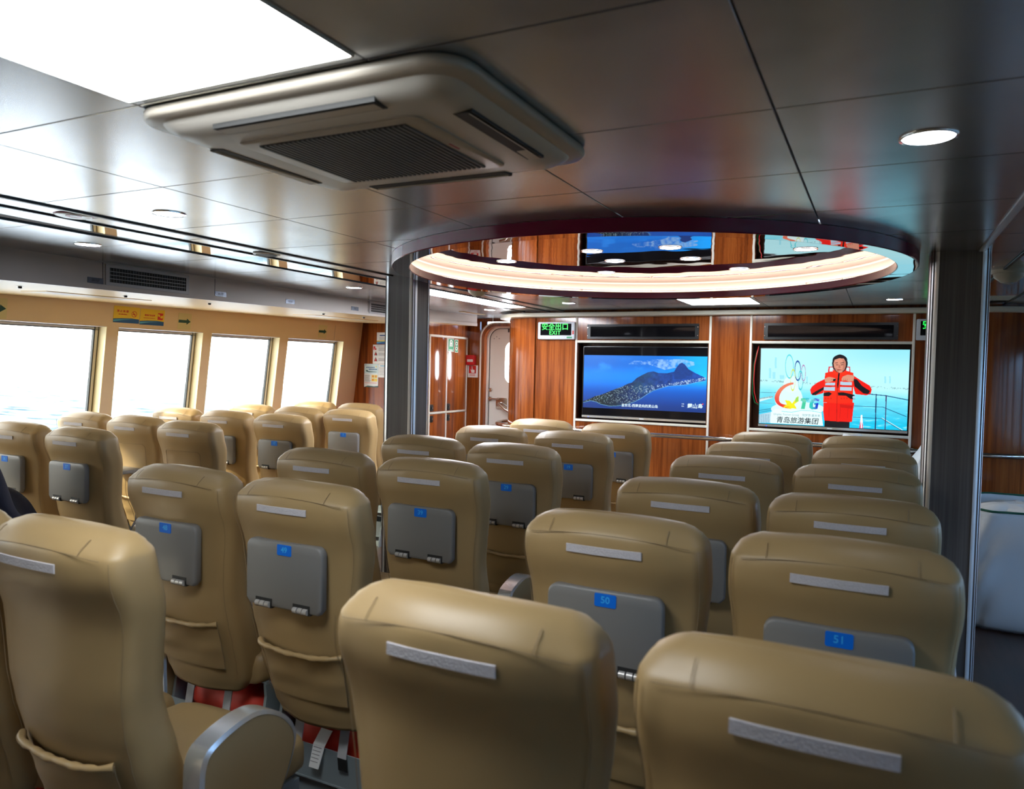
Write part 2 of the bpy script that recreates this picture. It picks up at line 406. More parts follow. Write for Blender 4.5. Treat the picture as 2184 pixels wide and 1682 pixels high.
# ------------------------------------------------------------------ front wall with the two television recesses
WY = 6.2
mb = MB()
R1, R2 = (-2.425, -1.277, 1.057, 1.728), (-.930, .197, 1.045, 1.728)
xs_ = [-2.835, R1[0], R1[1], R2[0], R2[1], .66]; zs_ = [0, 1.05, 1.728, CZ+.01]
for i in range(5):
    for j in range(3):
        if j == 1 and i in (1, 3): continue
        x0, x1 = xs_[i], xs_[i+1]; mb.box(x0, x1, WY, WY+.13, zs_[j], zs_[j+1])
for q in (R1, R2):
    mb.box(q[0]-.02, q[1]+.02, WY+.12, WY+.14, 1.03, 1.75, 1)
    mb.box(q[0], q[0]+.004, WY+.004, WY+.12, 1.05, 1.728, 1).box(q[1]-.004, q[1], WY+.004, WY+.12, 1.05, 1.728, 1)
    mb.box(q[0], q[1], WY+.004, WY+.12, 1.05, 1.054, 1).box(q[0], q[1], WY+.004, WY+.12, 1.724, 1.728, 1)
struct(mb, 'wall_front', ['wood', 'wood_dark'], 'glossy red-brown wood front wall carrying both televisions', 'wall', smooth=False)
def arc(cx, cy, r, a0, a1, n): return [(cx+r*math.cos(a0+(a1-a0)*i/n), cy+r*math.sin(a0+(a1-a0)*i/n)) for i in range(n+1)]
def strip_wall(path, th, z0, z1, m=0):
    # path offset outward wall, vertical
    mb = MB(); P2 = [Vector(p) for p in path]; q = []
    for i, p in enumerate(P2):
        d = (P2[min(i+1, len(P2)-1)]-P2[max(i-1, 0)]).normalized(); nrm = Vector((-d.y, d.x)); q.append(p+nrm*th)
    n = len(P2)
    mb.add([(p.x, p.y, z0) for p in P2]+[(p.x, p.y, z1) for p in P2], [(i, i+1, n+i+1, n+i) for i in range(n-1)], m)
    mb.add([(p.x, p.y, z0) for p in q]+[(p.x, p.y, z1) for p in q], [(i, n+i, n+i+1, i+1) for i in range(n-1)], m)
    mb.add([(p.x, p.y, z1) for p in P2]+[(p.x, p.y, z1) for p in q], [(i, i+1, n+i+1, n+i) for i in range(n-1)], m)
    mb.add([(p.x, p.y, z0) for p in P2]+[(p.x, p.y, z0) for p in q], [(i, n+i, n+i+1, i+1) for i in range(n-1)], m)
    return mb
left_curve = [(-3.235, 7.12)]+arc(-2.835, 6.6, .4, PI, 1.5*PI, 24)
right_curve = arc(.66, 6.6, .4, 1.5*PI, 2*PI, 24)+[(1.06, 7.12)]
struct(strip_wall(left_curve, -.02, 0, CZ+.01), 'wall_front_left_curve', 'wood', 'curved glossy wood corner left of the exit sign', 'wall', angle=50)
struct(strip_wall(right_curve, -.02, 0, CZ+.01), 'wall_front_right_curve', 'wood', 'curved glossy wood corner beyond the right pillar', 'wall', angle=50)
# cornice
mb = MB(); path = [(-3.33, 7.05)]+arc(-2.86, 6.6, .47, PI, 1.5*PI, 24)+arc(.66, 6.6, .47, 1.5*PI, 2*PI, 24)+[(1.13, 7.05)]
prof = [(-.02, 1.957), (.0, 1.953), (.075, 1.953), (.075, 1.992), (.0, 1.992), (-.02, 1.988)]
rings = []
PP = [Vector(p) for p in path]
for i, p in enumerate(PP):
    d = (PP[min(i+1, len(PP)-1)]-PP[max(i-1, 0)]).normalized(); nrm = Vector((-d.y, d.x))
    rings.append([(p.x+nrm.x*(a-.0), p.y+nrm.y*(a-.0), z) for a, z in prof])
mb.loft(rings)
struct(mb, 'trim_5', 'trimwhite', 'white cornice ledge running along the top of the wood front wall', 'trim', angle=30)
# vertical and horizontal cover strips of the wood wall
mb = MB(); w = .009
for x in (-2.437, -1.263, -.942, .207): mb.box(x-w, x+w, WY-.008, WY+.001, .0, 1.953)
for (x0, x1) in ((-2.428, -1.272), (-.933, .198)):
    for z in (1.738, 1.043): mb.box(x0, x1, WY-.008, WY+.001, z-.010, z+.010)
struct(mb, 'trim_6', 'trimwhite', 'cream cover strips framing the televisions on the wood wall', 'trim', bevel=.002)

# ------------------------------------------------------------------ vestibule left of the front wall
struct(MB().prism([(wx(0)-.05, 0), (-4.37, 0), (-4.37, CZ), (wx(CZ)-.05, CZ)], 'y', 6.82, 6.85), 'wall_front_left', 'wood', 'wood wall behind the posters at the left front', 'wall', smooth=False)
struct(MB().box(-4.40, -4.0, 6.19, 6.22, 0, CZ).box(-4.40, -4.37, 6.22, 6.85, 0, CZ), 'wall_locker_end', 'wood', 'wood end wall of the lockers behind the left pillar', 'wall', smooth=False)
struct(MB().box(-4.03, -4.0, 6.22, 7.0, 1.806, CZ).box(-4.03, -4.0, 6.974, 7.0, 0, 1.806), 'wall_vestibule_side', 'wood', 'wood strip above and beside the locker doors', 'wall', smooth=False)
mb = MB().box(-4.03, -3.86, 7.0, 7.03, 0, CZ)                       # fire button wall
mb.box(-3.86, -3.24, 7.0, 7.03, 1.975, CZ)
struct(mb, 'wall_vestibule_front', 'wood', 'wood wall with the red fire alarm beside the white door', 'wall', smooth=False)
struct(MB().box(1.04, 3.0, 7.1, 7.14, 0, CZ), 'wall_front_right', 'wood', 'wood wall at the far right front', 'wall', smooth=False)
struct(MB().box(-3.71, -3.699, 6.995, 7.001, 1.975, CZ), 'trim_7', 'trimwhite', 'short cream cover strip above the white door', 'trim', smooth=False)

# built-in lockers
lk = thing('locker_cabinet', 'glossy wood locker with four doors behind the left pillar', 'cabinet', (-4.0, 6.55, 0))
mb = MB().box(-4.06, -4.012, 6.23, 6.965, 0, 1.80); mb.build('carcass', 'wood_dark', lk, smooth=False)
mb = MB()
for z in (1.795, 1.022): mb.box(-4.01, -3.992, 6.23, 6.965, z-.010, z+.010)
for y in (6.235, 6.557, 6.965): mb.box(-4.01, -3.992, y-.007, y+.007, 0, 1.80)
mb.build('edge_trim', 'trimwhite', lk, bevel=.002)
for (y0, y1) in ((6.243, 6.549), (6.565, 6.957)):
    for (z0, z1, zl) in ((1.034, 1.783, 1.075), (.03, 1.010, .965)):
        d = MB().box(-4.012, -3.998, y0, y1, z0, z1).build('door', 'wood', lk, bevel=.002)
        l = MB(); l.prism([(y0+.032+a, zl+b_) for a, b_ in rrect(.05, .066, .012)], 'x', -3.998, -3.988)
        l.tube([(-3.988, y0+.032, zl), (-3.982, y0+.032, zl)], .016, 16); l.box(-3.983, -3.980, y0+.029, y0+.036, zl-.008, zl+.008, 1)
        l.build('latch', ['latch', 'steel'], d)
# green safety signs on the locker
def flat_sign(name, label, cat, o, right, up, w, h, th, mats, parts, group=None, size=1.):
    """thin plate with raised print; parts: list of (kind, data, mat_index)"""
    root_o = Vector(o); mb = MB(); F_ = frame_mtx((0,0,0), right, up)
    loc = MB()
    loc.prism([(a, b_) for a, b_ in rrect(w, h, min(w, h)*.02, 2)], 'z', 0, th, 0)
    e = th+.0003
    for kind, d, mi in parts:
        if kind == 'poly': loc.prism(d, 'z', th-.0001, e, mi)
        elif kind == 'text':
            me = text_mesh(d[0], d[1], *(d[4:] or ())); loc.mesh(me, Matrix.Translation((d[2], d[3], e)), mi)
        elif kind == 'ring':
            cx, cy, r0, r1 = d[:4]; n = 32
            loc.add([(cx+rr*math.cos(2*PI*k/n), cy+rr*math.sin(2*PI*k/n), e) for rr in (r0, r1) for k in range(n)], [(k, (k+1) % n, n+(k+1) % n, n+k) for k in range(n)], mi)
        elif kind == 'disc':
            cx, cy, rx, ry = d; n = 28
            loc.add([(cx+rx*math.cos(2*PI*k/n), cy+ry*math.sin(2*PI*k/n), e+.0002) for k in range(n)], [tuple(range(n))], mi)
        e += .00012
    mb.v = [tuple(F_ @ Vector((v[0]*size, v[1]*size, v[2]))+root_o) for v in loc.v]; mb.f = loc.f; mb.m = loc.m
    ob = mb.build(name, mats, None, smooth=False)
    me = ob.data
    for v in me.vertices: v.co -= root_o
    ob.location = root_o
    return tag(ob, label, cat, group)
def R(x0, y0, x1, y1): return [(x0, y0), (x1, y0), (x1, y1), (x0, y1)]
jacket = [(-.028,-.03),(-.028,.03),(-.016,.046),(.016,.046),(.028,.03),(.028,-.03),(.006,-.03),(.006,.0),(-.006,.0),(-.006,-.03)]
flat_sign('safety_sign', 'green and white life jacket sign on the right locker door', 'sign', (-3.997, 6.632, 1.712), (0,1,0), (0,0,1), .118, .135, .002, ['whiteink', 'signgreen', 'whiteink'],
          [('poly', R(-.054,-.062,.054,.062), 1), ('poly', [(a*.95, b_*.9+.012) for a, b_ in jacket], 2), ('disc', (0, .035, .009, .012), 1), ('poly', R(-.04,-.050,.04,-.046), 2), ('poly', R(-.034,-.058,.034,-.054), 2)])
flat_sign('safety_sign', 'narrow green sign with white rings on the right locker door', 'sign', (-3.997, 6.742, 1.706), (0,1,0), (0,0,1), .066, .135, .002, ['whiteink', 'signgreen', 'whiteink'],
          [('poly', R(-.028,-.062,.028,.062), 1), ('ring', (0, .026, .012, .021), 2), ('ring', (0, -.026, .012, .021), 2)])
# fire alarm button and its sign
fa = thing('fire_alarm_button', 'red fire alarm button box beside the white door', 'fire alarm', (-3.95, 7.0, 1.565))
mb = MB().prism([(-3.95+a, 1.565+b_) for a, b_ in rrect(.104, .106, .006)], 'y', 6.955, 7.0); mb.build('case', 'alarm', fa, bevel=.003)
MB().box(-3.985, -3.915, 6.952, 6.956, 1.545, 1.572).build('label_plate', 'paper', fa, smooth=False)
mb = MB().tube([(-3.95, 6.956, 1.590), (-3.95, 6.950, 1.590)], .003, 10); mb.build('lamp', 'magenta', fa)
hand = [(-.012,-.020),(-.016,-.002),(-.022,.010),(-.018,.014),(-.009,.004),(-.009,.034),(-.003,.036),(-.001,.010),(.004,.013),(.009,.010),(.014,.010),(.018,.004),(.016,-.020)]
flat_sign('alarm_sign', 'red and white pushing hand sign under the fire alarm button', 'sign', (-3.942, 6.999, 1.444), (1,0,0), (0,0,1), .134, .130, .002, ['paper', 'red', 'whiteink'],
          [('poly', R(-.044,-.022,.044,.060), 1), ('poly', [(a*1.3+.004, b_*1.1+.006) for a, b_ in hand], 2), ('ring', (-.006, .049, .005, .008), 2), ('poly', R(-.032,-.034,.032,-.030), 1), ('poly', R(-.04,-.042,.04,-.039), 1), ('poly', R(-.034,-.05,.034,-.047), 1)])

# white door
dr = thing('door_1', 'white door with rounded top and tall round-ended window', 'door', (-3.52, 7.06, 0)); dr['kind'] = 'structure'
def door_outline(x0, x1, z1, r, z0=0.):
    p = [(x0, z0)]
    for i in range(9): t = PI-PI/2*i/8; p.append((x0+r+r*math.cos(t), z1-r+r*math.sin(t)))
    for i in range(9): t = PI/2-PI/2*i/8; p.append((x1-r+r*math.cos(t), z1-r+r*math.sin(t)))
    p.append((x1, z0)); return p
def ring_prism(mb, po, pi_, ax, a, b_, m=0):
    n = len(po)
    def P(p, t): return (p[0], t, p[1]) if ax == 'y' else (t, p[0], p[1])
    vs = [P(p, t) for t in (a, b_) for p in po]+[P(p, t) for t in (a, b_) for p in pi_]
    fs = []
    for i in range(n-1):
        fs += [(i, i+1, 2*n+i+1, 2*n+i), (n+i, 3*n+i, 3*n+i+1, n+i+1), (i, n+i, n+i+1, i+1), (2*n+i, 2*n+i+1, 3*n+i+1, 3*n+i)]
    mb.add(vs, fs, m)
X0, X1 = -3.845, -3.10
mb = MB(); ring_prism(mb, door_outline(X0, X1, 1.965, .17), door_outline(X0+.012, X1-.012, 1.953, .16), 'y', 6.975, 7.10, 0)
mb.build('outer_trim', 'trimwhite', dr, angle=50)
mb = MB(); ring_prism(mb, door_outline(X0+.012, X1-.012, 1.953, .16), door_outline(X0+.045, X1-.045, 1.925, .14), 'y', 6.99, 7.10, 0)
mb.build('wood_frame', 'wood', dr, angle=50)
mb = MB(); ring_prism(mb, door_outline(X0+.045, X1-.045, 1.925, .14), door_outline(X0+.062, X1-.062, 1.908, .125), 'y', 7.05, 7.10, 0)
mb.build('inner_frame', 'white', dr, angle=50)
mb = MB().prism(door_outline(X0+.066, X1-.066, 1.904, .12, .02), 'y', 7.085, 7.10)
leaf = mb.build('leaf', 'white', dr, angle=50)
mb = MB(); ring_prism(mb, door_outline(X0+.058, X1-.058, 1.910, .125), door_outline(X0+.068, X1-.068, 1.902, .12), 'y', 7.08, 7.084); mb.build('gasket', 'frame_dark', dr)
WXc, WZc, WW, WH = -3.49, 1.545, .20, .45
mb = MB(); ro = rrect(WW+.04, WH+.04, .11, 8, WXc, WZc); ri = rrect(WW, WH, .094, 8, WXc, WZc); ro.append(ro[0]); ri.append(ri[0])
ring_prism(mb, ro, ri, 'y', 7.076, 7.09); mb.build('window_rim', 'white', leaf)
mb = MB().prism(rrect(WW, WH, .094, 8, WXc, WZc), 'y', 7.080, 7.083); mb.build('window_pane', emit('bright_frosted_daylight', (.95, .96, 1.), 22.), leaf, smooth=False)
mb = MB(); mb.tube([(-3.757, 7.086, 1.249), (-3.757, 7.07, 1.249)], .02, 20); mb.tube([(-3.757, 7.07, 1.249), (-3.757, 7.065, 1.249)], .012, 16); mb.build('lock', 'steel', leaf)
mb = MB(); mb.tube([(-3.755, 7.086, 1.154), (-3.755, 7.06, 1.154)], .022, 20); mb.tube([(-3.755, 7.058, 1.154), (-3.64, 7.055, 1.156)], .008, 10)
mb.build('handle', 'steel', leaf)
mb = MB().prism(rrect(.135, .125, .02, 4, -3.625, 1.105), 'y', 7.078, 7.086); mb.tube([(-3.64, 7.078, 1.11), (-3.64, 7.03, 1.11), (-3.55, 7.0, 1.05), (-3.48, 6.98, 1.02)], .012, 12); mb.build('lever', 'steel', leaf)
mb = MB(); mb.tube([(-3.72, 7.086, .852), (-3.72, 7.06, .852)], .022, 16); mb.tube([(-3.72, 7.05, .852), (-3.40, 7.05, .852)], .013, 12); mb.build('grab_bar', 'steel', leaf)
mb = MB().box(-3.55, -3.49, 7.05, 7.085, 1.865, 1.905); mb.build('closer', 'latch', leaf)
mb = MB()
for a, b_ in ((-.03, 0), (.0, .02), (.03, 0)): mb.tube([(-3.70+a, 7.085, 1.80+b_), (-3.70+a, 7.08, 1.80+b_)], .005, 8)
mb.build('bolt', 'textgrey', leaf)
struct(MB().box(-3.26, -3.06, 7.1, 7.12, 0, CZ).box(-4.03, -3.83, 7.1, 7.12, 0, CZ), 'wall_vestibule_back', 'wood', 'wood wall strip around the white door', 'wall', smooth=False)

# handrail
hr = thing('handrail', 'polished steel handrail across the wood front wall', 'handrail', (-1.1, 6.1, 0))
path = [(-3.36, 6.95, .955)]+[(x, y, .955) for x, y in arc(-2.86, 6.6, .5, PI, 1.5*PI, 16)]+[(x, y, .955) for x, y in arc(.66, 6.6, .5, 1.5*PI, 2*PI, 16)]+[(1.16, 6.95, .955)]
MB().tube(path, .019, 14).build('rail', 'steel', hr, angle=60)
for x in (-2.40, -1.12, .21):
    p = MB().tube([(x, 6.1, .955), (x, 6.1, .90), (x, 6.19, .88)], .010, 10); p.tube([(x, 6.185, .88), (x, 6.2, .88)], .024, 16); p.tube([(x-.022, 6.1, .955), (x+.022, 6.1, .955)], .024, 14)
    p.build('bracket', 'steel', hr)

# exit signs
def exit_sign(xc, label):
    t = thing('exit_sign', label, 'exit sign', (xc, WY, 1.833), 'exit signs on the wood wall')
    MB().prism(rrect(.356, .154, .008, 3, xc, 1.833), 'y', WY-.035, WY).build('case', 'sign_grey', t, bevel=.003)
    d = MB().prism(rrect(.300, .104, .003, 2, xc-.002, 1.843), 'y', WY-.0375, WY-.034).build('display', 'black_gloss', t, smooth=False)
    mb = MB(); e = WY-.038
    mb.mesh(text_mesh('安全出口', .066, .0010), frame_mtx((xc-.01, e, 1.864), (1,0,0), (0,0,1)))
    mb.mesh(text_mesh('EXIT', .050, .0010, .0004, 0, 1.12), frame_mtx((xc-.01, e, 1.813), (1,0,0), (0,0,1)))
    mb.build('lettering', 'green_led', d, smooth=False)
    MB().box(xc+.158, xc+.172, WY-.037, WY-.034, 1.800, 1.832).build('warning_label', 'red', t, smooth=False)
    MB().box(xc+.105, xc+.155, WY-.037, WY-.034, 1.765, 1.779).build('status_label', 'signgreen', t, smooth=False)
exit_sign(-2.623, 'green lit exit sign left of the televisions')
exit_sign(.398, 'exit sign right of the televisions, mostly behind the right pillar')
# black speaker bars over the televisions
for (x0, x1, lab) in ((-2.33, -1.355, 'long black panel above the television showing an island'), (-.842, .104, 'long black panel above the television showing a person in orange')):
    xc = (x0+x1)/2
    t = thing('black_panel', lab, 'panel', (xc, WY, 1.824), 'black panels above the televisions')
    mb = MB(); ro = rrect(x1-x0, .128, .004, 2, xc, 1.824); ri = rrect(x1-x0-.06, .090, .002, 2, xc, 1.824); ro.append(ro[0]); ri.append(ri[0])
    ring_prism(mb, ro, ri, 'y', WY-.022, WY); mb.build('frame', 'black_frame', t, smooth=False)
    MB().box(x0+.03, x1-.03, WY-.012, WY, 1.779, 1.869).build('front_glass', 'black_gloss', t, smooth=False)
    for x in (x0+.006, x1-.006):
        for z in (1.79, 1.86): MB().tube([(x, WY-.022, z), (x, WY-.026, z)], .004, 8).build('screw', 'steel', t)

# ------------------------------------------------------------------ televisions
def tv_grid(x0, x1, z0, z1, y, nx, ny):
    gx, gy = np.meshgrid(np.linspace(x0, x1, nx), np.linspace(z1, z0, ny))
    vs = np.stack([gx.ravel(), np.full(gx.size, y), gy.ravel()], 1)
    i = (np.arange(ny-1)[:, None]*nx+np.arange(nx-1)[None, :]).ravel()
    return vs, np.stack([i, i+nx, i+nx+1, i+1], 1)
class Pic:
    def __init__(s, nx, ny, quad):
        s.nx, s.ny = nx, ny; s.c = np.zeros((ny, nx, 3)); s.u, s.v = np.meshgrid((np.arange(nx))/(nx-1), np.arange(ny)/(ny-1)); s.q = quad
    def uv(s, p):
        (ax, ay), (bx, by), (cx, cy), (dx, dy) = s.q           # tl tr br bl in picture measure
        uu, vv = .5, .5
        for _ in range(12):
            xl, xr = ax+(dx-ax)*vv, bx+(cx-bx)*vv; uu = (p[0]-xl)/(xr-xl)
            yt, yb = ay+(by-ay)*uu, dy+(cy-dy)*uu; vv = (p[1]-yt)/(yb-yt)
        return uu, vv
    def mask(s, pts):
        P = [s.uv(p) for p in pts]; ins = np.zeros(s.u.shape, bool); n = len(P)
        for i in range(n):
            (x1, y1), (x2, y2) = P[i], P[(i+1) % n]
            if y1 == y2: continue
            cnd = ((y1 > s.v) != (y2 > s.v)) & (s.u < (x2-x1)*(s.v-y1)/(y2-y1)+x1); ins ^= cnd
        return ins
    def put(s, m_, col, a=1.): s.c[m_] = s.c[m_]*(1-a)+np.array(col)*a
    def poly(s, pts, col, a=1.): s.put(s.mask(pts), col, a)
    def line(s, pts, w, col, a=1.):
        (ax, ay), (bx, by) = s.q[0], s.q[1]; sx = 1/(s.q[1][0]-s.q[0][0]); sy = 1/(s.q[3][1]-s.q[0][1])
        m_ = np.zeros(s.u.shape, bool); P = [s.uv(p) for p in pts]
        for (x1, y1), (x2, y2) in zip(P[:-1], P[1:]):
            X, Y = (s.u-x1)/sx, (s.v-y1)/sy; dx, dy = (x2-x1)/sx, (y2-y1)/sy; L2 = dx*dx+dy*dy+1e-9
            t = np.clip((X*dx+Y*dy)/L2, 0, 1); m_ |= np.hypot(X-t*dx, Y-t*dy) < w/2
        s.put(m_, col, a)
    def ell(s, cx, cy, rx, ry, col, a=1., rot=0, ring=None):
        pts = lambda k: [(cx+k*(rx*math.cos(t)*math.cos(rot)-ry*math.sin(t)*math.sin(rot)), cy+k*(rx*math.cos(t)*math.sin(rot)+ry*math.sin(t)*math.cos(rot))) for t in np.linspace(0, 2*PI, 40, endpoint=False)]
        m_ = s.mask(pts(1))
        if ring: m_ &= ~s.mask(pts(1-ring))
        s.put(m_, col, a)
def noise2(ny, nx, cells, seed, oct=4):
    rg = np.random.default_rng(seed); out = np.zeros((ny, nx)); amp = 1; tot = 0
    for o in range(oct):
        cy, cx = int(cells[0]*2**o)+2, int(cells[1]*2**o)+2; g_ = rg.random((cy, cx))
        y = np.linspace(0, cy-1.001, ny); x = np.linspace(0, cx-1.001, nx); iy, ix = y.astype(int), x.astype(int); fy, fx = (y-iy)[:, None], (x-ix)[None, :]
        fy = fy*fy*(3-2*fy); fx = fx*fx*(3-2*fx)
        a = g_[iy][:, ix]*(1-fx)+g_[iy][:, ix+1]*fx; b_ = g_[iy+1][:, ix]*(1-fx)+g_[iy+1][:, ix+1]*fx
        out += amp*(a*(1-fy)+b_*fy); tot += amp; amp *= .5
    return out/tot
def lin(c): return np.array([(k/12.92 if k <= .04045 else ((k+.055)/1.055)**2.4) for k in (x/255 for x in c)])
def sm(a, b_, x): t = np.clip((x-a)/(b_-a), 0, 1); return t*t*(3-2*t)
def make_tv(label, x0, x1, z0, z1, pic, px0, px1, pz0, pz1, caps):
    t = thing('television', label, 'television', ((x0+x1)/2, WY+.02, z0), 'wall televisions')
    mb = MB().box(x0, x1, WY+.012, WY+.055, z0, z1); mb.build('case', 'black_frame', t, bevel=.003)
    MB().box((x0+x1)/2-.2, (x0+x1)/2+.2, WY+.05, WY+.122, z0+.15, z1-.15).build('wall_mount', 'black_frame', t, smooth=False)
    sc = MB().box(x0+.006, x1-.006, WY+.009, WY+.013, z0+.022, z1-.006).build('screen', 'black_gloss', t, smooth=False)
    b_ = MB().box(x0+.002, x1-.002, WY+.004, WY+.02, z0, z0+.018); b_.box((x0+x1)/2-.018, (x0+x1)/2+.018, WY+.003, WY+.01, z0+.004, z0+.012, 1); b_.box(x0+.06, x0+.068, WY+.003, WY+.008, z0+.002, z0+.007, 2)
    b_.build('bottom_bezel', ['arm_metal', 'whiteink', 'tvled'], t, smooth=False)
    vs, fs = tv_grid(px0, px1, pz0, pz1, WY+.0085, pic.nx, pic.ny)
    off = Vector(t.location)
    me = bpy.data.meshes.new('picture'); me.from_pydata((vs-np.array(off)).tolist(), [], fs.tolist())
    at = me.color_attributes.new('pic', 'FLOAT_COLOR', 'POINT'); col = np.ones((pic.nx*pic.ny, 4), np.float32); col[:, :3] = np.clip(pic.c.reshape(-1, 3), 0, 4); at.data.foreach_set('color', col.ravel())
    me.materials.append(M['screen']); o = bpy.data.objects.new('picture', me); COL.objects.link(o); o.parent = sc
    # lettering on the picture
    for (txt, size, uu, vv, m_, bold, shear, sp) in caps:
        k = MB(); k.mesh(text_mesh(txt, size, bold, .0002, shear, sp), frame_mtx((px0+(px1-px0)*uu, WY+.0078, pz1+(pz0-pz1)*vv), (1,0,0), (0,0,1)))
        k.build('lettering', m_, sc, smooth=False)
    return t
M['cap_white'] = emit('caption_white', (.75, .95, 1.), .75)
M['cap_black'] = emit('caption_black', (.002, .004, .01), 1.)
M['cap_grey'] = emit('caption_grey', (.10, .22, .26), 1.)
M['cap_red'] = emit('caption_red', (.6, .02, .03), 1.)
# --- island picture (coordinates measured on a 4x enlargement of the screen)
p = Pic(420, 186, ((583, 390), (1655, 408), (1638, 888), (578, 842)))
U, V_ = p.u, p.v
n1 = noise2(186, 420, (4, 5), 3); n2 = noise2(186, 420, (22, 50), 5); n3 = noise2(186, 420, (60, 130), 9, 2)
top, mid, bot = lin((10, 110, 214)), lin((8, 96, 220)), lin((6, 52, 130))
sky = top[None, None]*(1-V_[..., None])+mid[None, None]*V_[..., None]
sky = sky*(1-sm(.45, 1, V_)[..., None])+bot[None, None]*sm(.45, 1, V_)[..., None]
sky += lin((20, 150, 235))[None, None]*(sm(.15, .38, V_)*(1-sm(.4, .7, V_)))[..., None]*.30
sky += lin((0, 190, 255))[None, None]*(sm(.6, 1, U)*(1-sm(.35, .62, V_)))[..., None]*.55
p.c = sky.copy()
haze = sm(.5, .75, n1)*(1-sm(.18, .36, V_))*sm(.02, .16, V_)
p.c += haze[..., None]*lin((60, 150, 220))*.35
cm = p.mask([(985, 470), (1040, 440), (1120, 445), (1220, 430), (1330, 432), (1450, 430), (1545, 455), (1550, 480), (1490, 500), (1380, 505), (1300, 520), (1180, 478), (1090, 475)])
cl = np.where(cm, sm(.30, .62, n1*.4+n2*.6), 0)
p.c = p.c*(1-.75*cl[..., None])+lin((150, 196, 236))*.75*cl[..., None]
isl = [(580, 790), (640, 768), (690, 745), (740, 735), (800, 712), (870, 685), (930, 665), (980, 640), (1020, 628), (1060, 590), (1110, 562), (1160, 540), (1205, 532), (1250, 548), (1320, 550), (1380, 535), (1400, 500), (1425, 468), (1445, 460), (1470, 475), (1500, 515), (1560, 550), (1640, 590), (1640, 615), (1560, 628), (1480, 648), (1400, 655), (1330, 660), (1260, 680), (1200, 700), (1150, 730), (1100, 765), (1040, 795), (980, 815), (900, 830), (820, 832), (740, 815), (700, 795), (650, 785), (580, 800)]
im = p.mask(isl); t_ = sm(.1, .95, U)
land = lin((14, 30, 34))[None, None]*(1-t_[..., None])+lin((22, 70, 160))[None, None]*t_[..., None]
land = land*(.45+1.1*n2[..., None])
gr = sm(.5, .7, n1)*(1-sm(.5, .7, U)); land += gr[..., None]*lin((18, 50, 34))*.8
p.c[im] = land[im]
p.poly([(1380, 535), (1400, 500), (1425, 468), (1445, 460), (1470, 475), (1500, 515), (1540, 545), (1450, 600), (1380, 600)], lin((14, 56, 130)), .75)
spk = im & (n3 > .66) & (V_ > .62-.16*U) & (V_ < .9)
p.c[spk] = p.c[spk]*.35+lin((150, 180, 190))*.65*.8
coast = [(580, 800), (650, 785), (700, 795), (740, 815), (820, 832), (900, 830), (980, 815), (1040, 795), (1100, 765), (1150, 730), (1200, 700), (1260, 680), (1330, 660), (1400, 655), (1480, 648), (1560, 628), (1640, 615)]
p.line(coast, 4.5, lin((120, 190, 220)), .55)
vill = np.zeros_like(im); vb = p.mask([(1120, 700), (1200, 660), (1320, 640), (1480, 610), (1640, 585), (1640, 605), (1480, 645), (1330, 657), (1220, 685), (1150, 725)])
vill = vb & (n3 > .56); p.c[vill] = lin((170, 200, 235))*.8
refl = p.mask([(1220, 340), (1400, 340), (1420, 400), (1380, 430), (1240, 415)])
make_tv('television showing a green island in blue sea', -2.374, -1.277, 1.069, 1.697, p, -2.364, -1.283, 1.155, 1.619,
        [('呈东北-西南走向的灵山岛', .0285, .478, .93, 'cap_white', .0004, 0, 1), ('靈山島', .043, .915, .895, 'cap_white', .0008, .1, 1), ('中国', .011, .822, .86, 'cap_white', 0, 0, 1), ('青岛', .011, .822, .90, 'cap_white', 0, 0, 1), ('印', .012, .975, .85, 'cap_red', .001, 0, 1)])
# --- life jacket picture
Q = ((140, 75), (2070, 100), (2035, 1140), (110, 1045))
p = Pic(520, 292, Q); U, V_ = p.u, p.v
n1 = noise2(292, 520, (5, 7), 13); n2 = noise2(292, 520, (40, 14), 15); n3 = noise2(292, 520, (70, 120), 19, 2)
sky = lin((176, 232, 238))[None, None]*np.ones_like(U)[..., None]
sky = sky*(1-.5*(sm(.35, 0, V_)*sm(.2, .9, U))[..., None])+lin((96, 205, 236))*.5*(sm(.35, 0, V_)*sm(.2, .9, U))[..., None]
sea = lin((120, 220, 236))[None, None]*(1-sm(.5, 1, V_))[..., None]+lin((10, 188, 226))[None, None]*sm(.5, 1, V_)[..., None]
sea = sea*(.86+.28*n2[..., None])
hz = .43+.06*U
p.c = np.where((V_ > hz)[..., None], sea*sm(.0, .16, V_-hz)[..., None]+sky*(1-sm(.0, .16, V_-hz))[..., None], sky)
p.c += (sm(.62, .75, n2)*sm(.6, .9, V_)*sm(.55, .8, U))[..., None]*.18
dk = (np.abs(V_-hz+.005) < .012) & (n3 > .56); p.c[dk] = p.c[dk]*.55
for (x, y, w_, h_) in ((330, 190, 26, 140), (250, 330, 30, 130), (300, 380, 40, 90), (1760, 440, 22, 90), (1820, 440, 18, 90), (400, 420, 60, 50), (760, 440, 20, 80)):
    p.poly(R(x, y, x+w_, y+h_), lin((120, 205, 225)), .55)
# pier structures at the left
p.poly([(118, 720), (300, 690), (300, 715), (118, 765)], lin((205, 235, 240)))
for k in range(12): p.poly(R(126+k*15, 716-k*2.2, 134+k*15, 734-k*2.2), lin((8, 40, 60)))
p.line([(118, 645), (430, 650)], 6, lin((70, 120, 150))); p.line([(115, 780), (330, 790)], 6, lin((110, 160, 180))); p.line([(112, 880), (330, 850)], 8, lin((50, 110, 140))); p.line([(112, 905), (330, 868)], 5, lin((40, 90, 120)))
p.poly([(112, 930), (280, 900), (280, 1040), (110, 1040)], lin((170, 205, 220)))
for k in range(6): p.line([(128+k*24, 930), (120+k*26, 1035)], 7, lin((70, 110, 140)), .7)
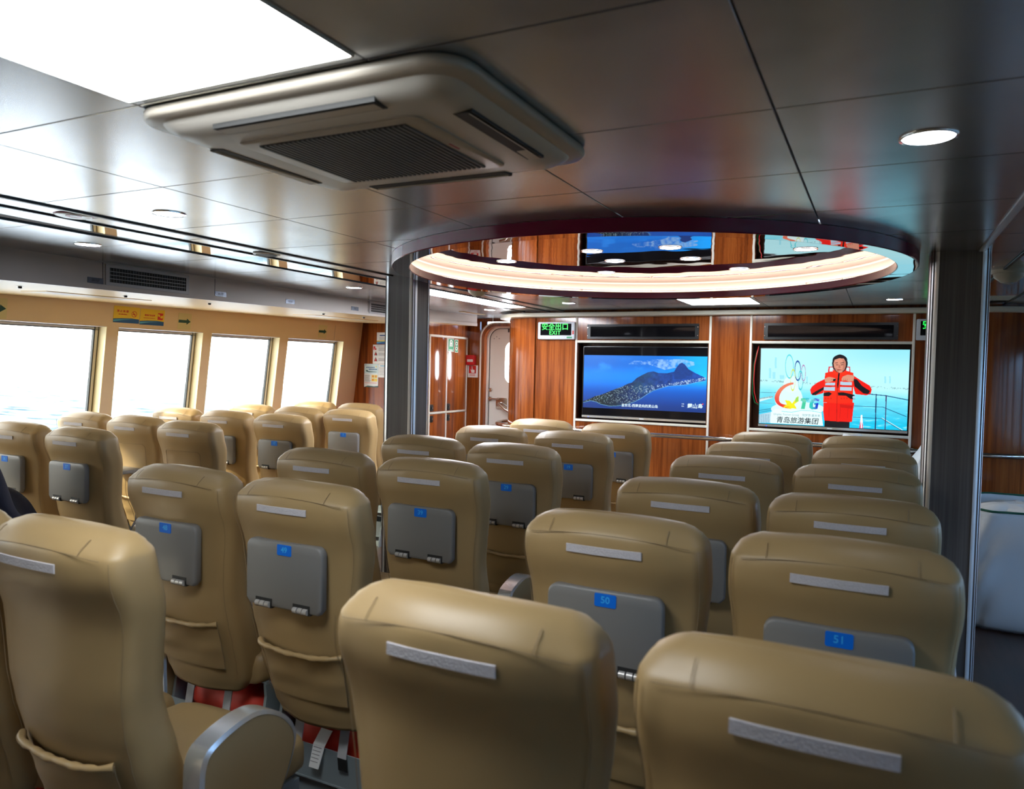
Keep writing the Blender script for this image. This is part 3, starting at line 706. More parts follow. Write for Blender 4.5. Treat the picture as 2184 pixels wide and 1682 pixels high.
# pale backing of the emblem
for e_ in ((560, 540, 110, 110), (520, 720, 190, 170), (640, 860, 360, 90)): p.ell(*e_, lin((214, 240, 240)), .9)
p.poly([(270, 1045), (280, 900), (340, 860), (960, 880), (985, 1080)], lin((222, 244, 244)), .95)
# five rings emblem
for (cx, cy, rx, ry, rot, col, th) in ((532, 310, 58, 160, -.02, (90, 205, 215), .13), (645, 365, 44, 135, -.02, (24, 72, 150), .17), (722, 395, 30, 110, 0, (170, 120, 170), .17), (580, 485, 34, 145, .02, (205, 215, 60), .14), (683, 490, 34, 130, 0, (70, 190, 200), .16)):
    p.ell(cx, cy, rx, ry, lin(col), 1, rot, th)
p.ell(610, 500, 26, 110, lin((214, 240, 240)), .0)
# letter Q swoosh: red to yellow
def bez(P0, P1, P2, P3, n=22): return [tuple((1-t)**3*np.array(P0)+3*(1-t)**2*t*np.array(P1)+3*(1-t)*t*t*np.array(P2)+t**3*np.array(P3)) for t in np.linspace(0, 1, n)]
outer = bez((590, 515), (430, 520), (330, 640), (330, 720))+bez((330, 720), (335, 800), (420, 850), (560, 862))
inner = bez((560, 800), (440, 815), (385, 790), (392, 720))+bez((392, 720), (400, 640), (470, 560), (590, 540))
mk = p.mask(outer+inner); tt = sm(560, 860, 75+V_*990)
p.c[mk] = (lin((222, 120, 90))[None]*(1-tt[mk])[:, None]+lin((215, 20, 24))[None]*tt[mk][:, None])
tail = mk & (p.u > p.uv((430, 830))[0]) & (p.v > p.uv((430, 780))[1]); tq = sm(p.uv((430, 830))[0], p.uv((560, 830))[0], p.u)
p.c[tail] = lin((220, 40, 20))[None]*(1-tq[tail])[:, None]+lin((240, 215, 20))[None]*tq[tail][:, None]
p.poly([(470, 745), (540, 755), (570, 790), (650, 690), (660, 760), (600, 800), (635, 860), (560, 850), (530, 820), (440, 850), (500, 800)], lin((228, 222, 24)))
p.poly([(620, 715), (660, 700), (655, 760), (610, 775)], lin((150, 205, 80)))
# letters T and G
p.poly([(690, 725), (800, 720), (798, 755), (762, 757), (740, 862), (690, 862), (712, 758), (686, 758)], lin((60, 190, 150)))
p.poly([(740, 722), (800, 720), (798, 755), (762, 757)], lin((50, 180, 190)))
gp = [(935, 735), (880, 722), (830, 740), (806, 790), (800, 840), (830, 865), (880, 866), (910, 860), (925, 785), (868, 785), (864, 808), (885, 808), (878, 838), (850, 838), (850, 795), (866, 758), (895, 755), (930, 765)]
mk = p.mask(gp); tg = sm(p.uv((820, 800))[0], p.uv((915, 800))[0], p.u); p.c[mk] = lin((40, 190, 180))[None]*(1-tg[mk])[:, None]+lin((14, 40, 190))[None]*tg[mk][:, None]
for y in (742, 756, 770): p.line([(680, y), (940, y-4)], 3, lin((222, 244, 244)), .6)
p.line([(430, 890), (560, 905), (700, 880), (860, 890), (970, 915)], 7, lin((110, 210, 215)))
p.line([(655, 930), (655, 965)], 3, lin((120, 160, 170)))
# railing right
rail = lin((30, 90, 130)); light_ = lin((170, 225, 235))
p.line([(1560, 668), (1780, 690), (2045, 745)], 11, rail); p.line([(1380, 822), (1740, 836), (2030, 960)], 8, rail); p.line([(1370, 970), (1730, 985), (1970, 1138)], 8, rail); p.line([(1735, 978), (1980, 1132)], 10, light_)
p.line([(1660, 675), (1652, 1125)], 14, lin((24, 40, 90))); p.line([(1785, 690), (1772, 1128)], 13, lin((60, 30, 90)))
p.poly([(1470, 940), (1488, 940), (1500, 1110), (1455, 1110)], lin((235, 245, 250))); p.poly([(1455, 1060), (1468, 1020), (1470, 1112), (1452, 1112)], lin((210, 60, 110))); p.poly([(1484, 1030), (1496, 1070), (1498, 1112), (1484, 1112)], lin((210, 60, 110)))
# person in an orange life jacket
red, dred, orn, blk = lin((226, 22, 10)), lin((170, 8, 8)), lin((232, 40, 14)), lin((14, 12, 20))
skin, dsk = lin((206, 140, 116)), lin((150, 84, 70))
p.poly([(1005, 1000), (1330, 1000), (1325, 1110), (1000, 1100)], blk)
p.poly([(990, 780), (1385, 780), (1370, 900), (1358, 1030), (1170, 1025), (1000, 1010), (985, 880)], red)
p.line([(1165, 780), (1160, 1020)], 8, dred); p.poly([(1200, 800), (1370, 820), (1360, 860), (1205, 840)], dred, .6); p.line([(1210, 840), (1200, 980)], 4, dred); p.line([(1305, 850), (1300, 980)], 4, dred); p.line([(1065, 840), (1060, 960)], 4, dred)
p.poly([(1010, 470), (905, 520), (835, 570), (812, 610), (825, 670), (880, 685), (985, 655), (1000, 560), (1030, 520)], red)
p.poly([(1000, 570), (890, 630), (840, 660), (835, 682), (885, 680), (1005, 600)], blk)
p.poly([(1375, 430), (1480, 500), (1580, 560), (1606, 610), (1590, 665), (1540, 685), (1400, 670), (1370, 560)], red)
p.poly([(1372, 470), (1420, 480), (1480, 560), (1585, 630), (1560, 670), (1500, 660), (1390, 570)], blk)
p.poly([(1010, 395), (1100, 372), (1290, 372), (1372, 395), (1370, 650), (1365, 790), (1180, 790), (1140, 790), (985, 775), (990, 620)], orn)
p.poly([(1052, 312), (1120, 312), (1120, 380), (1048, 385)], lin((212, 30, 50))); p.poly([(1070, 325), (1112, 325), (1108, 375), (1066, 378)], lin((200, 230, 235)))
p.poly([(1270, 312), (1330, 315), (1335, 385), (1262, 372)], lin((212, 30, 50))); p.poly([(1282, 325), (1318, 327), (1322, 375), (1284, 370)], lin((200, 230, 235)))
p.poly([(1130, 345), (1190, 400), (1260, 345), (1285, 400), (1190, 430), (1100, 395)], lin((236, 50, 20)))
p.line([(1190, 395), (1182, 470), (1172, 580)], 20, blk); p.line([(1172, 570), (1165, 790)], 9, dred)
sil = lin((170, 196, 214))
for q in ([(1015, 525), (1140, 520), (1140, 555), (1012, 555)], [(995, 578), (1138, 578), (1135, 626), (990, 622)], [(1208, 508), (1355, 515), (1352, 556), (1206, 550)], [(1205, 575), (1355, 580), (1350, 626), (1202, 620)]): p.poly(q, sil)
p.line([(995, 565), (1150, 565)], 6, dred); p.line([(1205, 563), (1360, 566)], 6, dred)
p.poly([(990, 655), (1060, 640), (1100, 665), (1060, 695), (990, 695)], blk); p.poly([(1175, 650), (1240, 645), (1390, 680), (1395, 735), (1340, 735), (1280, 690), (1180, 685)], blk); p.ell(1382, 712, 18, 20, sil)
for x in (1010, 1045, 1080, 1215, 1250, 1285): p.poly(R(x, 715, x+14, 735), lin((190, 10, 8)), .7)
p.ell(1200, 275, 100, 118, blk); p.ell(1200, 232, 95, 72, blk)
p.poly([(1118, 270), (1132, 225), (1190, 205), (1250, 210), (1276, 255), (1278, 300), (1262, 350), (1225, 388), (1190, 395), (1150, 370), (1125, 320)], skin)
p.poly([(1235, 215), (1276, 255), (1278, 300), (1262, 350), (1225, 388), (1240, 320)], dsk, .5); p.poly([(1130, 330), (1180, 345), (1190, 395), (1150, 370)], dsk, .5)
p.line([(1140, 268), (1172, 264)], 7, blk); p.line([(1208, 268), (1250, 262)], 7, blk); p.line([(1150, 290), (1178, 292)], 8, lin((70, 24, 20))); p.line([(1212, 292), (1244, 288)], 8, lin((70, 24, 20)))
p.poly([(1188, 290), (1200, 290), (1212, 325), (1196, 334), (1180, 326)], dsk, .6); p.line([(1172, 356), (1220, 354)], 9, lin((120, 20, 30)))
p.poly([(1000, 470), (1060, 445), (1110, 455), (1155, 470), (1150, 488), (1110, 500), (1060, 520), (1012, 515)], skin); p.line([(1085, 480), (1140, 476)], 4, dsk); p.poly([(1115, 475), (1155, 468), (1140, 502), (1110, 500)], blk)
p.poly([(1240, 440), (1300, 418), (1385, 430), (1375, 500), (1320, 510), (1270, 490), (1225, 500), (1222, 470)], skin)
for q in ((1240, 470, 1262, 505), (1262, 472, 1285, 505), (1285, 475, 1308, 505)): p.line([(q[0]+14, q[1]), (q[0], q[3])], 4, dsk)
make_tv('television showing a person in an orange life jacket', -.868, .191, 1.070, 1.694, p, -.862, .186, 1.092, 1.688,
        [('青岛旅游集团', .052, .273, .945, 'cap_black', .0006, .12, 1), ('Qingdao Tourism Group', .0185, .193, .868, 'cap_grey', 0, .12, 1), ('筑梦想 赢未来', .021, .37, .868, 'cap_grey', 0, 0, 1)])
cb = thing('cable', 'red cable hanging in the recess left of the right television', 'cable', (-.905, WY+.05, 1.4))
MB().tube([(-.885, WY+.05, 1.715), (-.892, WY+.02, 1.66), (-.908, WY+.015, 1.56), (-.912, WY+.015, 1.44), (-.905, WY+.015, 1.34), (-.885, WY+.02, 1.26), (-.872, WY+.03, 1.25)], .0045, 8).build('wire', 'cable_red', cb, angle=80)
cb = thing('cable', 'green cable hanging in the recess left of the right television', 'cable', (-.91, WY+.05, 1.4))
MB().tube([(-.880, WY+.09, 1.715), (-.900, WY+.07, 1.67), (-.920, WY+.05, 1.56), (-.9235, WY+.035, 1.42), (-.922, WY+.035, 1.33), (-.905, WY+.05, 1.255), (-.872, WY+.065, 1.235)], .0045, 8).build('wire', 'cable_green', cb, angle=80)

# ------------------------------------------------------------------ pillars
for (x0, x1, nm, lab) in ((-2.60, -2.388, 'left', 'grey wood-look pillar with white aluminium corners left of the ceiling ring'), (.168, .386, 'right', 'grey wood-look pillar with white aluminium corners at the right')):
    y0, y1 = 3.55, 3.73
    pl = thing('wall_pillar_'+nm, lab, 'pillar', ((x0+x1)/2, (y0+y1)/2, 0)); pl['kind'] = 'structure'
    MB().box(x0+.012, x1-.012, y0+.004, y1-.004, 0, CZ).box(x0+.004, x1-.004, y0+.012, y1-.012, 0, CZ).build('core', 'pillar', pl, smooth=False)
    for (cx, cy, a0) in ((x0+.033, y0+.033, PI), (x1-.033, y0+.033, 1.5*PI), (x1-.033, y1-.033, 0), (x0+.033, y1-.033, PI/2)):
        mb = MB(); pts = [(cx+.033*math.cos(a0+PI/2*i/8), cy+.033*math.sin(a0+PI/2*i/8)) for i in range(9)]+[(cx+.026*math.cos(a0+PI/2*i/8), cy+.026*math.sin(a0+PI/2*i/8)) for i in range(8, -1, -1)]
        mb.prism(pts, 'z', 0, CZ); mb.build('corner_profile', 'alu', pl, angle=30)

# ------------------------------------------------------------------ burgundy ceiling ring with lit cove and mirrored dome
rg = thing('ceiling_ring', 'large burgundy ring lamp feature with lit cove and mirrored dome in the ceiling', 'ceiling ring', (RC[0], RC[1], 1.96))
c3 = (RC[0], RC[1], 0)
MB().lathe([(1.22, CZ-.001), (1.22, 1.963), (1.217, 1.96), (1.214, 1.96)], c3, 160).build('fascia', 'burgundy', rg, angle=40)
MB().lathe([(1.214, 1.9602), (1.139, 1.9602)], c3, 160).build('mirror_soffit', 'dome', rg)
MB().lathe([(1.139, 1.960), (1.135, 1.963), (1.135, 1.998), (1.142, 1.998), (1.142, 1.966), (1.213, 1.966)], c3, 160).build('inner_lip', 'burgundy', rg, angle=40)
MB().lathe([(1.142, 1.967), (1.212, 1.967), (1.212, CZ+.01), (1.190, CZ+.012), (1.178, 2.062)], c3, 160).build('cove_wall', 'cove', rg, angle=30)
MB().lathe([(1.150, 1.974), (1.190, 1.974), (1.190, 1.978), (1.150, 1.978)], c3, 160, closed_profile=True).build('light_strip', 'cove_led', rg)
MB().lathe([(1.177, 2.0555), (1.172, 2.0595)], c3, 160).build('light_line', 'cove_led_line', rg)
MB().lathe([(0, 2.060), (.6, 2.060), (1.180, 2.060), (1.180, 2.072), (0, 2.072)], c3, 160).build('dome_mirror', 'dome', rg, angle=30)
def downlight(x, y, z, label, rad=.052, group='round ceiling downlights', lamp='downlight'):
    t = thing('ceiling_downlight', label, 'ceiling light', (x, y, z), group)
    MB().lathe([(rad, 0), (rad+.006, 0), (rad+.0055, -.003), (rad, -.004), (rad-.002, -.002)], (x, y, z), 40).build('rim', 'steel', t, angle=50)
    MB().lathe([(0, -.0015), (rad, -.0015)], (x, y, z), 40).build('diffuser', lamp, t, smooth=False)
for (x, y, lab) in ((-1.81, 3.56, 'downlight at the left end of the mirrored dome'), (-1.26, 3.38, 'downlight over the left part of the island reflection in the dome'), (-.885, 3.39, 'downlight over the right part of the island reflection in the dome'), (-.326, 3.63, 'downlight at the right end of the mirrored dome'),
                    (-1.26, 3.72, 'downlight below the blue reflection, left of the dome seam'), (-.876, 3.76, 'downlight below the blue reflection, right of the dome seam'), (-1.456, 4.15, 'downlight lowest in the dome, close to the cove light'), (-.713, 4.21, 'downlight by the cove light at the right of the dome')):
    downlight(x, y, 2.0595, lab, .048, 'downlights in the mirrored dome')
for (x, y, lab) in ((-2.262, 1.822, 'downlight in the grey ceiling left of the air conditioner'), (-3.236, 2.18, 'downlight above the duct box near the long air grille'), (-3.202, 4.037, 'downlight above the duct box left of the left pillar'), (.074, 1.845, 'bluish downlight in the dark ceiling at the right'),
                    (-2.217, 5.452, 'small downlight left of the square light in front of the wood wall'), (.065, 5.66, 'small downlight right of the square light in front of the wood wall'), (-3.175, 5.931, 'downlight over the vestibule with the white door')):
    downlight(x, y, CZ, lab, lamp='downlight_bright' if 'vestibule' in lab else 'downlight')
for (x0, x1, y0, y1, lab) in ((-1.362, -.808, .48, 1.003, 'large lit ceiling panel behind the air conditioner'), (-1.325, -.825, 5.29, 5.795, 'lit ceiling panel in front of the wood wall beyond the ring')):
    t = thing('ceiling_light_panel', lab, 'ceiling light', ((x0+x1)/2, (y0+y1)/2, CZ), 'square lit ceiling panels')
    mb = MB(); ro = R(x0-.004, y0-.004, x1+.004, y1+.004); ri = R(x0, y0, x1, y1)
    vs = [(p_[0], p_[1], CZ-.004) for p_ in ro+ri]+[(p_[0], p_[1], CZ+.001) for p_ in ro+ri]
    mb.add(vs, [(i, (i+1) % 4, 4+(i+1) % 4, 4+i) for i in range(4)]+[(8+i, i, (i+1) % 4, 8+(i+1) % 4) if False else (i, 8+i, 8+(i+1) % 4, (i+1) % 4) for i in range(4)])
    mb.build('frame', 'white', t, smooth=False)
    MB().box(x0, x1, y0, y1, CZ-.003, CZ+.002).build('diffuser', 'led_panel', t, smooth=False)
t = thing('ceiling_strip_light', 'long white strip light in the ceiling right of the left pillar', 'ceiling light', (-2.83, 4.95, CZ))
MB().box(-2.945, -2.715, 4.16, 5.71, CZ-.003, CZ+.008).build('diffuser', 'led_strip', t, smooth=False)
MB().box(-2.95, -2.71, 4.15, 4.16, CZ-.005, CZ+.008).box(-2.95, -2.71, 5.71, 5.72, CZ-.005, CZ+.008).build('end_cap', 'white', t, smooth=False)

# ------------------------------------------------------------------ ceiling air conditioner
ax0, ax1, ay0, ay1 = -1.415, -.63, 1.035, 1.69
axc, ayc = (ax0+ax1)/2, (ay0+ay1)/2
ac = thing('air_conditioner', 'off-white ceiling cassette air conditioner with dark ribbed grille', 'air conditioner', (axc, ayc, 1.95))
def rr3(w_, h_, r_, z, n=6): return [(axc+a, ayc+b_, z) for a, b_ in rrect(w_, h_, r_, n)]
W_, H_ = ax1-ax0, ay1-ay0
MB().loft([rr3(W_-.01, H_-.01, .075, CZ-.0006), rr3(W_, H_, .08, CZ-.006), rr3(W_, H_, .08, CZ-.016), rr3(W_-.012, H_-.012, .075, CZ-.022), rr3(W_-.055, H_-.055, .06, CZ-.024)]).build('rim', 'ac', ac, angle=50)
mb = MB().loft([rr3(W_-.06, H_-.06, .06, CZ-.02), rr3(W_-.075, H_-.075, .055, CZ-.030), rr3(W_-.12, H_-.12, .045, CZ-.043), rr3(W_-.19, H_-.19, .03, CZ-.047)]); mb.build('body', 'ac_light', ac, angle=25)
zb = CZ-.047
MB().loft([rr3(.462, .372, .02, zb+.004), rr3(.462, .372, .02, zb-.003), rr3(.452, .362, .018, zb-.005)]).build('grille_panel', 'ac', ac, angle=40)
gm = MB().box(axc-.188, axc+.188, ayc-.163, ayc+.163, zb-.0058, zb-.004, 0)
for i in range(30):
    x = axc-.184+.368*i/29; gm.box(x-.0034, x+.0034, ayc-.161, ayc+.161, zb-.0085, zb-.0055, 1)
gm.build('intake_grille', ['dark', 'grille'], ac, smooth=False)
MB().box(axc+.198, axc+.203, ayc-.02, ayc+.02, zb-.0058, zb-.004).build('badge', 'magenta', ac, smooth=False)
for (dx, dy, lx, ly) in ((0, -1, .40, .040), (0, 1, .40, .040), (-1, 0, .040, .325), (1, 0, .040, .325)):
    cx = axc+dx*(W_/2-.078); cy = ayc+dy*(H_/2-.072)
    v = MB().box(cx-lx/2, cx+lx/2, cy-ly/2, cy+ly/2, zb-.001, zb+.012, 0)
    sx_, sy_ = dx*.006, dy*.006
    v.add([(cx-lx/2+.006+ (0 if dy else 0), cy-ly/2+.006, zb-.003+(.010 if dy > 0 or dx > 0 else 0)), (cx+lx/2-.006, cy-ly/2+.006, zb-.003+(.0 if dx > 0 else (.010 if dy > 0 else (.010 if dx < 0 else 0)))), (cx+lx/2-.006, cy+ly/2-.006, zb-.003), (cx-lx/2+.006, cy+ly/2-.006, zb-.003)], [(0, 1, 2, 3)], 1)
    v.build('air_vane', ['dark', 'ac'], ac, smooth=False)

# other ceiling fittings
t = thing('ceiling_speaker', 'round white ceiling fitting with a red ring beside the mirror strip', 'ceiling speaker', (-2.626, 1.716, CZ))
MB().lathe([(.058, .0), (.060, -.004), (.050, -.007), (.030, -.004), (0, -.004)], (-2.626, 1.716, CZ), 40).build('face', 'white', t, angle=60)
MB().lathe([(.0605, .001), (.065, -.001), (.0605, -.003)], (-2.626, 1.716, CZ), 40).build('ring', 'magenta', t)
MB().lathe([(.012, -.0045), (.026, -.0055), (.026, -.0045)], (-2.626, 1.716, CZ), 30).build('cone', 'magenta', t)
t = thing('ceiling_speaker', 'round grey ribbed ceiling speaker beside the mirror strip', 'ceiling speaker', (-2.63, 2.66, CZ))
MB().lathe([(.060, .0), (.062, -.005), (.052, -.008), (.0, -.008)], (-2.63, 2.66, CZ), 40).build('rim', 'ac_light', t, angle=60)
mb = MB()
for i in range(9): y = 2.66-.044+.088*i/8; hw = math.sqrt(max(.0, .048**2-(y-2.66)**2)); mb.box(-2.63-hw, -2.63+hw, y-.003, y+.003, CZ-.0095, CZ-.007)
mb.build('grille', 'grille', t, smooth=False)
def detector(x, y, label, rad):
    t = thing('smoke_detector', label, 'smoke detector', (x, y, CZ), 'ceiling smoke detectors')
    MB().lathe([(rad, 0), (rad, -.012), (rad*.92, -.018)], (x, y, CZ), 36).build('base', 'detector', t, angle=50)
    MB().lathe([(rad*.86, -.018), (rad*.80, -.035), (rad*.42, -.058), (rad*.30, -.060), (0, -.060)], (x, y, CZ), 36).build('sensor_head', 'detector', t, angle=50)
    MB().lathe([(rad*.26, -.060), (rad*.24, -.066), (0, -.066)], (x, y, CZ), 24).build('sensor_tip', 'tray', t, angle=50)
detector(-2.36, 4.24, 'beige smoke detector under the ceiling right of the left pillar', .075)
detector(.53, 4.25, 'dark smoke detector under the ceiling right of the right pillar', .075)
for (x, y, l_, lab) in ((-3.55, 6.28, .42, 'thin air slot in the ceiling over the vestibule'),):
    t = thing('ceiling_vent', lab, 'air vent', (x, y, CZ)); MB().box(x-.03, x+.03, y-l_/2, y+l_/2, CZ-.004, CZ+.002).build('frame', 'cream_light', t, bevel=.001); MB().box(x-.012, x+.012, y-l_/2+.02, y+l_/2-.02, CZ-.0045, CZ-.002).build('slot', 'vent', t, smooth=False)

# ------------------------------------------------------------------ fittings on the left duct box
zz = lambda y: 1.856+(y-2.0)*(1.892-1.856)/3.06
def air_grille(y0, y1, z0, z1, label):
    t = thing('air_grille', label, 'air grille', (-3.72, (y0+y1)/2, z0), 'air grilles in the duct box')
    mb = MB(); ro = rrect(y1-y0, z1-z0, .003, 2, (y0+y1)/2, (z0+z1)/2); ri = rrect(y1-y0-.044, z1-z0-.034, .002, 2, (y0+y1)/2, (z0+z1)/2); ro.append(ro[0]); ri.append(ri[0])
    ring_prism(mb, ro, ri, 'x', -3.720, -3.712); mb.build('frame', 'vent', t, smooth=False)
    MB().box(-3.7205, -3.7195, y0+.02, y1-.02, z0+.015, z1-.015).build('backing', 'dark', t, smooth=False)
    hz_ = z1-z0-.034
    for k in range(3): z = z0+.017+hz_*(k+1)/4; MB().box(-3.720, -3.714, y0+.022, y1-.022, z-.0016, z+.0016).build('slat', 'vent', t, smooth=False)
    n = max(5, int((y1-y0-.044)/.0165)); mb = MB()
    for k in range(n): y = y0+.022+(y1-y0-.044)*(k+.5)/n; mb.box(-3.720, -3.7165, y-.0018, y+.0018, z0+.017, z1-.017)
    mb.build('fins', 'grille', t, smooth=False)['kind'] = 'stuff'
air_grille(2.603, 3.135, 1.888, 2.000, 'long grey air grille in the duct box above the yellow stickers')
air_grille(4.88, 5.42, 1.905, 2.006, 'air grille in the duct box cut off by the left pillar')
for (yc, txt, lab) in ((2.548, '35-37', 'dark seat-row plate beside the long air grille'), (3.377, '25-27', 'seat-row plate on the duct box, next after the long grille'), (3.99, '15-17', 'seat-row plate on the duct box, midway to the pillar'), (4.704, '5-7', 'seat-row plate on the duct box, nearest the left pillar')):
    z = zz(yc)+.042
    flat_sign('seat_row_plate', lab, 'plate', (-3.7195, yc, z), (0,1,0), (0,0,1), .088, .030, .002, ['plate_grey', 'plate_text'], [('text', (txt, .019, 0, 0, .0004), 1)], 'seat row plates')
# soffit studs and slots
sz = lambda x, y: zz(y)+.045*(-3.72-x)/1.56
for (x, y) in ((-4.135, 2.407), (-4.089, 2.994), (-4.059, 3.592), (-4.027, 4.696), (-4.019, 5.205)):
    zs2 = sz(x, y)
    nb = ['near the left edge of the picture', 'below the long air grille', 'above the second green arrow', 'left of the third green arrow', 'beside the left pillar'][(2.407, 2.994, 3.592, 4.696, 5.205).index(y)]
    t = thing('soffit_fixture', 'small dark round fixture under the soffit '+nb, 'fixture', (x, y, zs2), 'round fixtures under the soffit')
    MB().lathe([(.011, 0), (.010, -.010), (.007, -.013), (0, -.013)], (x, y, zs2), 16).build('cap', 'latch', t, angle=50)
    MB().lathe([(.016, 0), (.016, -.003), (.011, -.004)], (x, y, zs2), 16).build('washer', 'steel', t, angle=50)
for (y0, y1, lab) in ((2.70, 3.40, 'perforated air slot in the soffit above the yellow stickers'), (5.00, 5.90, 'perforated air slot in the soffit above the third green arrow')):
    xa, xb = -4.63, -4.38; zs2 = sz(-4.5, (y0+y1)/2)
    t = thing('soffit_vent', lab, 'air vent', (-4.5, (y0+y1)/2, zs2), 'air slots in the soffit')
    q = [(xa, y0, sz(xa, y0)), (xb, y0, sz(xb, y0)), (xb, y1, sz(xb, y1)), (xa, y1, sz(xa, y1))]
    mb = MB().add([(x, y, z+.001) for x, y, z in q]+[(x, y, z-.004) for x, y, z in q], [(0,1,2,3),(4,7,6,5),(0,4,5,1),(1,5,6,2),(2,6,7,3),(3,7,4,0)])
    mb.build('frame', 'cream_light', t, smooth=False)
    mb = MB(); n = int((y1-y0-.04)/.016)
    for k in range(n):
        y = y0+.02+(y1-y0-.04)*(k+.5)/n; x1_, x2_ = xa+.02, xb-.02
        mb.add([(x1_, y-.003, sz(x1_, y)-.0046), (x2_, y-.003, sz(x2_, y)-.0046), (x2_, y+.003, sz(x2_, y)-.0046), (x1_, y+.003, sz(x1_, y)-.0046)], [(0,1,2,3)])
    mb.build('slots', 'vent', t, smooth=False)['kind'] = 'stuff'

# stickers on the leaning wall above the windows
wn = Vector((1, 0, -LEAN)).normalized(); wup = Vector((LEAN, 0, 1)).normalized()
def on_wall(y, z): return Vector((wx(z), y, z))+wn*.0015
wave = lambda w_, h_: [(-w_/2, -h_/2), (w_/2, -h_/2), (w_/2, -h_*.24), (w_*.2, -h_*.20), (-w_*.2, -h_*.23), (-w_/2, -h_*.28)]
wave2 = lambda w_, h_: [(-w_/2, -h_*.45), (-w_*.1, -h_*.32), (w_*.35, -h_*.245), (0, -h_*.27), (-w_/2, -h_*.34)]
flat_sign('wall_sticker', 'yellow and blue no smoking sticker above the windows', 'sticker', on_wall(3.882, 1.841), (0,1,0), wup, .202, .116, .0012, ['yellow', 'blue', 'lightblue', 'red'],
          [('poly', wave(.202, .116), 1), ('poly', wave2(.202, .116), 2), ('text', ('禁 止 吸 烟', .0185, -.032, .022, .0003), 3), ('text', ('NO SMOKING', .0105, -.030, .001, .0003), 3), ('ring', (.058, .008, .018, .0215), 3), ('poly', [(.045, .022), (.048, .024), (.071, -.006), (.068, -.008)], 3), ('poly', R(.047, .004, .066, .010), 3)], size=1.1)
flat_sign('wall_sticker', 'yellow and blue seat belt sticker above the windows', 'sticker', on_wall(4.110, 1.837), (0,1,0), wup, .202, .116, .0012, ['yellow', 'blue', 'lightblue', 'red', 'yellow'],
          [('poly', wave(.202, .116), 1), ('poly', wave2(.202, .116), 2), ('text', ('请系好安全带', .0145, -.022, .012, .0003), 3), ('text', ('PLEASE FASTEN YOUR SEATBELT', .0066, -.024, -.008, .0002), 3), ('poly', R(.045, -.016, .089, .034), 3), ('poly', [(.046, .028), (.060, .024), (.066, .012), (.058, .006), (.046, .012)], 4), ('poly', [(.088, .018), (.074, .016), (.064, .004), (.072, -.004), (.088, .0)], 4)], size=1.1)
arrow = [(-.055, -.011), (.018, -.011), (.018, -.024), (.055, 0), (.018, .024), (.018, .011), (-.055, .011)]
for (y, z, nm) in ((2.930, 1.817, 'at the left edge of the picture'), (4.424, 1.824, 'right of the yellow stickers'), (6.160, 1.830, 'near the wood wall')):
    flat_sign('wall_sticker', 'pale sticker with dark green arrow '+nm, 'sticker', on_wall(y, z), (0,1,0), wup, .120, .125, .0008, ['arrow_bg', 'arrow'], [('poly', arrow, 1)], 'green arrow stickers', size=1.1)
struct(MB().add([tuple(on_wall(6.353, 1.907)), tuple(on_wall(6.357, 1.907)), tuple(on_wall(6.357, 1.753)), tuple(on_wall(6.353, 1.753))], [(0,1,2,3)]), 'trim_8', 'textgrey', 'fine panel joint beside the last arrow sticker', 'trim', smooth=False)

# posters on the left front wood wall
def bars(x0, x1, y, n, dy, h, mi, seed):
    rg_ = random.Random(seed); out = []
    for k in range(n): out.append(('poly', R(x0, y-k*dy, x1-(x1-x0)*rg_.random()*.25, y-k*dy+h), mi))
    return out
flat_sign('poster', 'white notice with blue and yellow foot, topmost on the wood wall', 'poster', (-4.978, 6.8190, 1.789), (1,0,0), (0,0,1), .180, .118, .0015, ['paper', 'blue', 'yellow', 'lightblue', 'textgrey'],
          [('poly', wave(.180, .118), 1), ('poly', [(-.09, -.034), (-.09, -.024), (0, -.020), (.09, -.022), (.09, -.028)], 2), ('poly', wave2(.180, .118), 3), ('poly', R(-.055, .022, .055, .034), 1)]+bars(-.06, .06, .006, 3, .010, .004, 4, 1), size=1.1)
flat_sign('poster', 'white notice with three red life jacket pictures', 'poster', (-5.012, 6.8190, 1.610), (1,0,0), (0,0,1), .212, .195, .0015, ['paper', 'red', 'textgrey', 'dark', 'skin'],
          [('poly', R(-.06, .082, .08, .086), 2), ('poly', [(-.088+a*.45, .058+b_*.5) for a, b_ in jacket], 1), ('poly', [(-.076, .045), (-.062, .045), (-.062, .060), (-.076, .060)], 1), ('poly', [(-.088, -.012), (-.050, -.012), (-.058, .012), (-.069, .020), (-.080, .012)], 3), ('poly', R(-.076, -.010, -.062, .010), 1), ('disc', (-.069, .022, .006, .007), 4), ('poly', [(-.088, -.072), (-.050, -.072), (-.058, -.046), (-.069, -.038), (-.080, -.046)], 3), ('poly', R(-.079, -.072, -.059, -.048), 1), ('disc', (-.069, -.034, .006, .007), 4)]
          + bars(-.036, .095, .066, 5, .008, .003, 2, 2)+bars(-.036, .095, .012, 4, .008, .003, 2, 3)+bars(-.036, .095, -.044, 4, .008, .003, 2, 4), size=1.1)
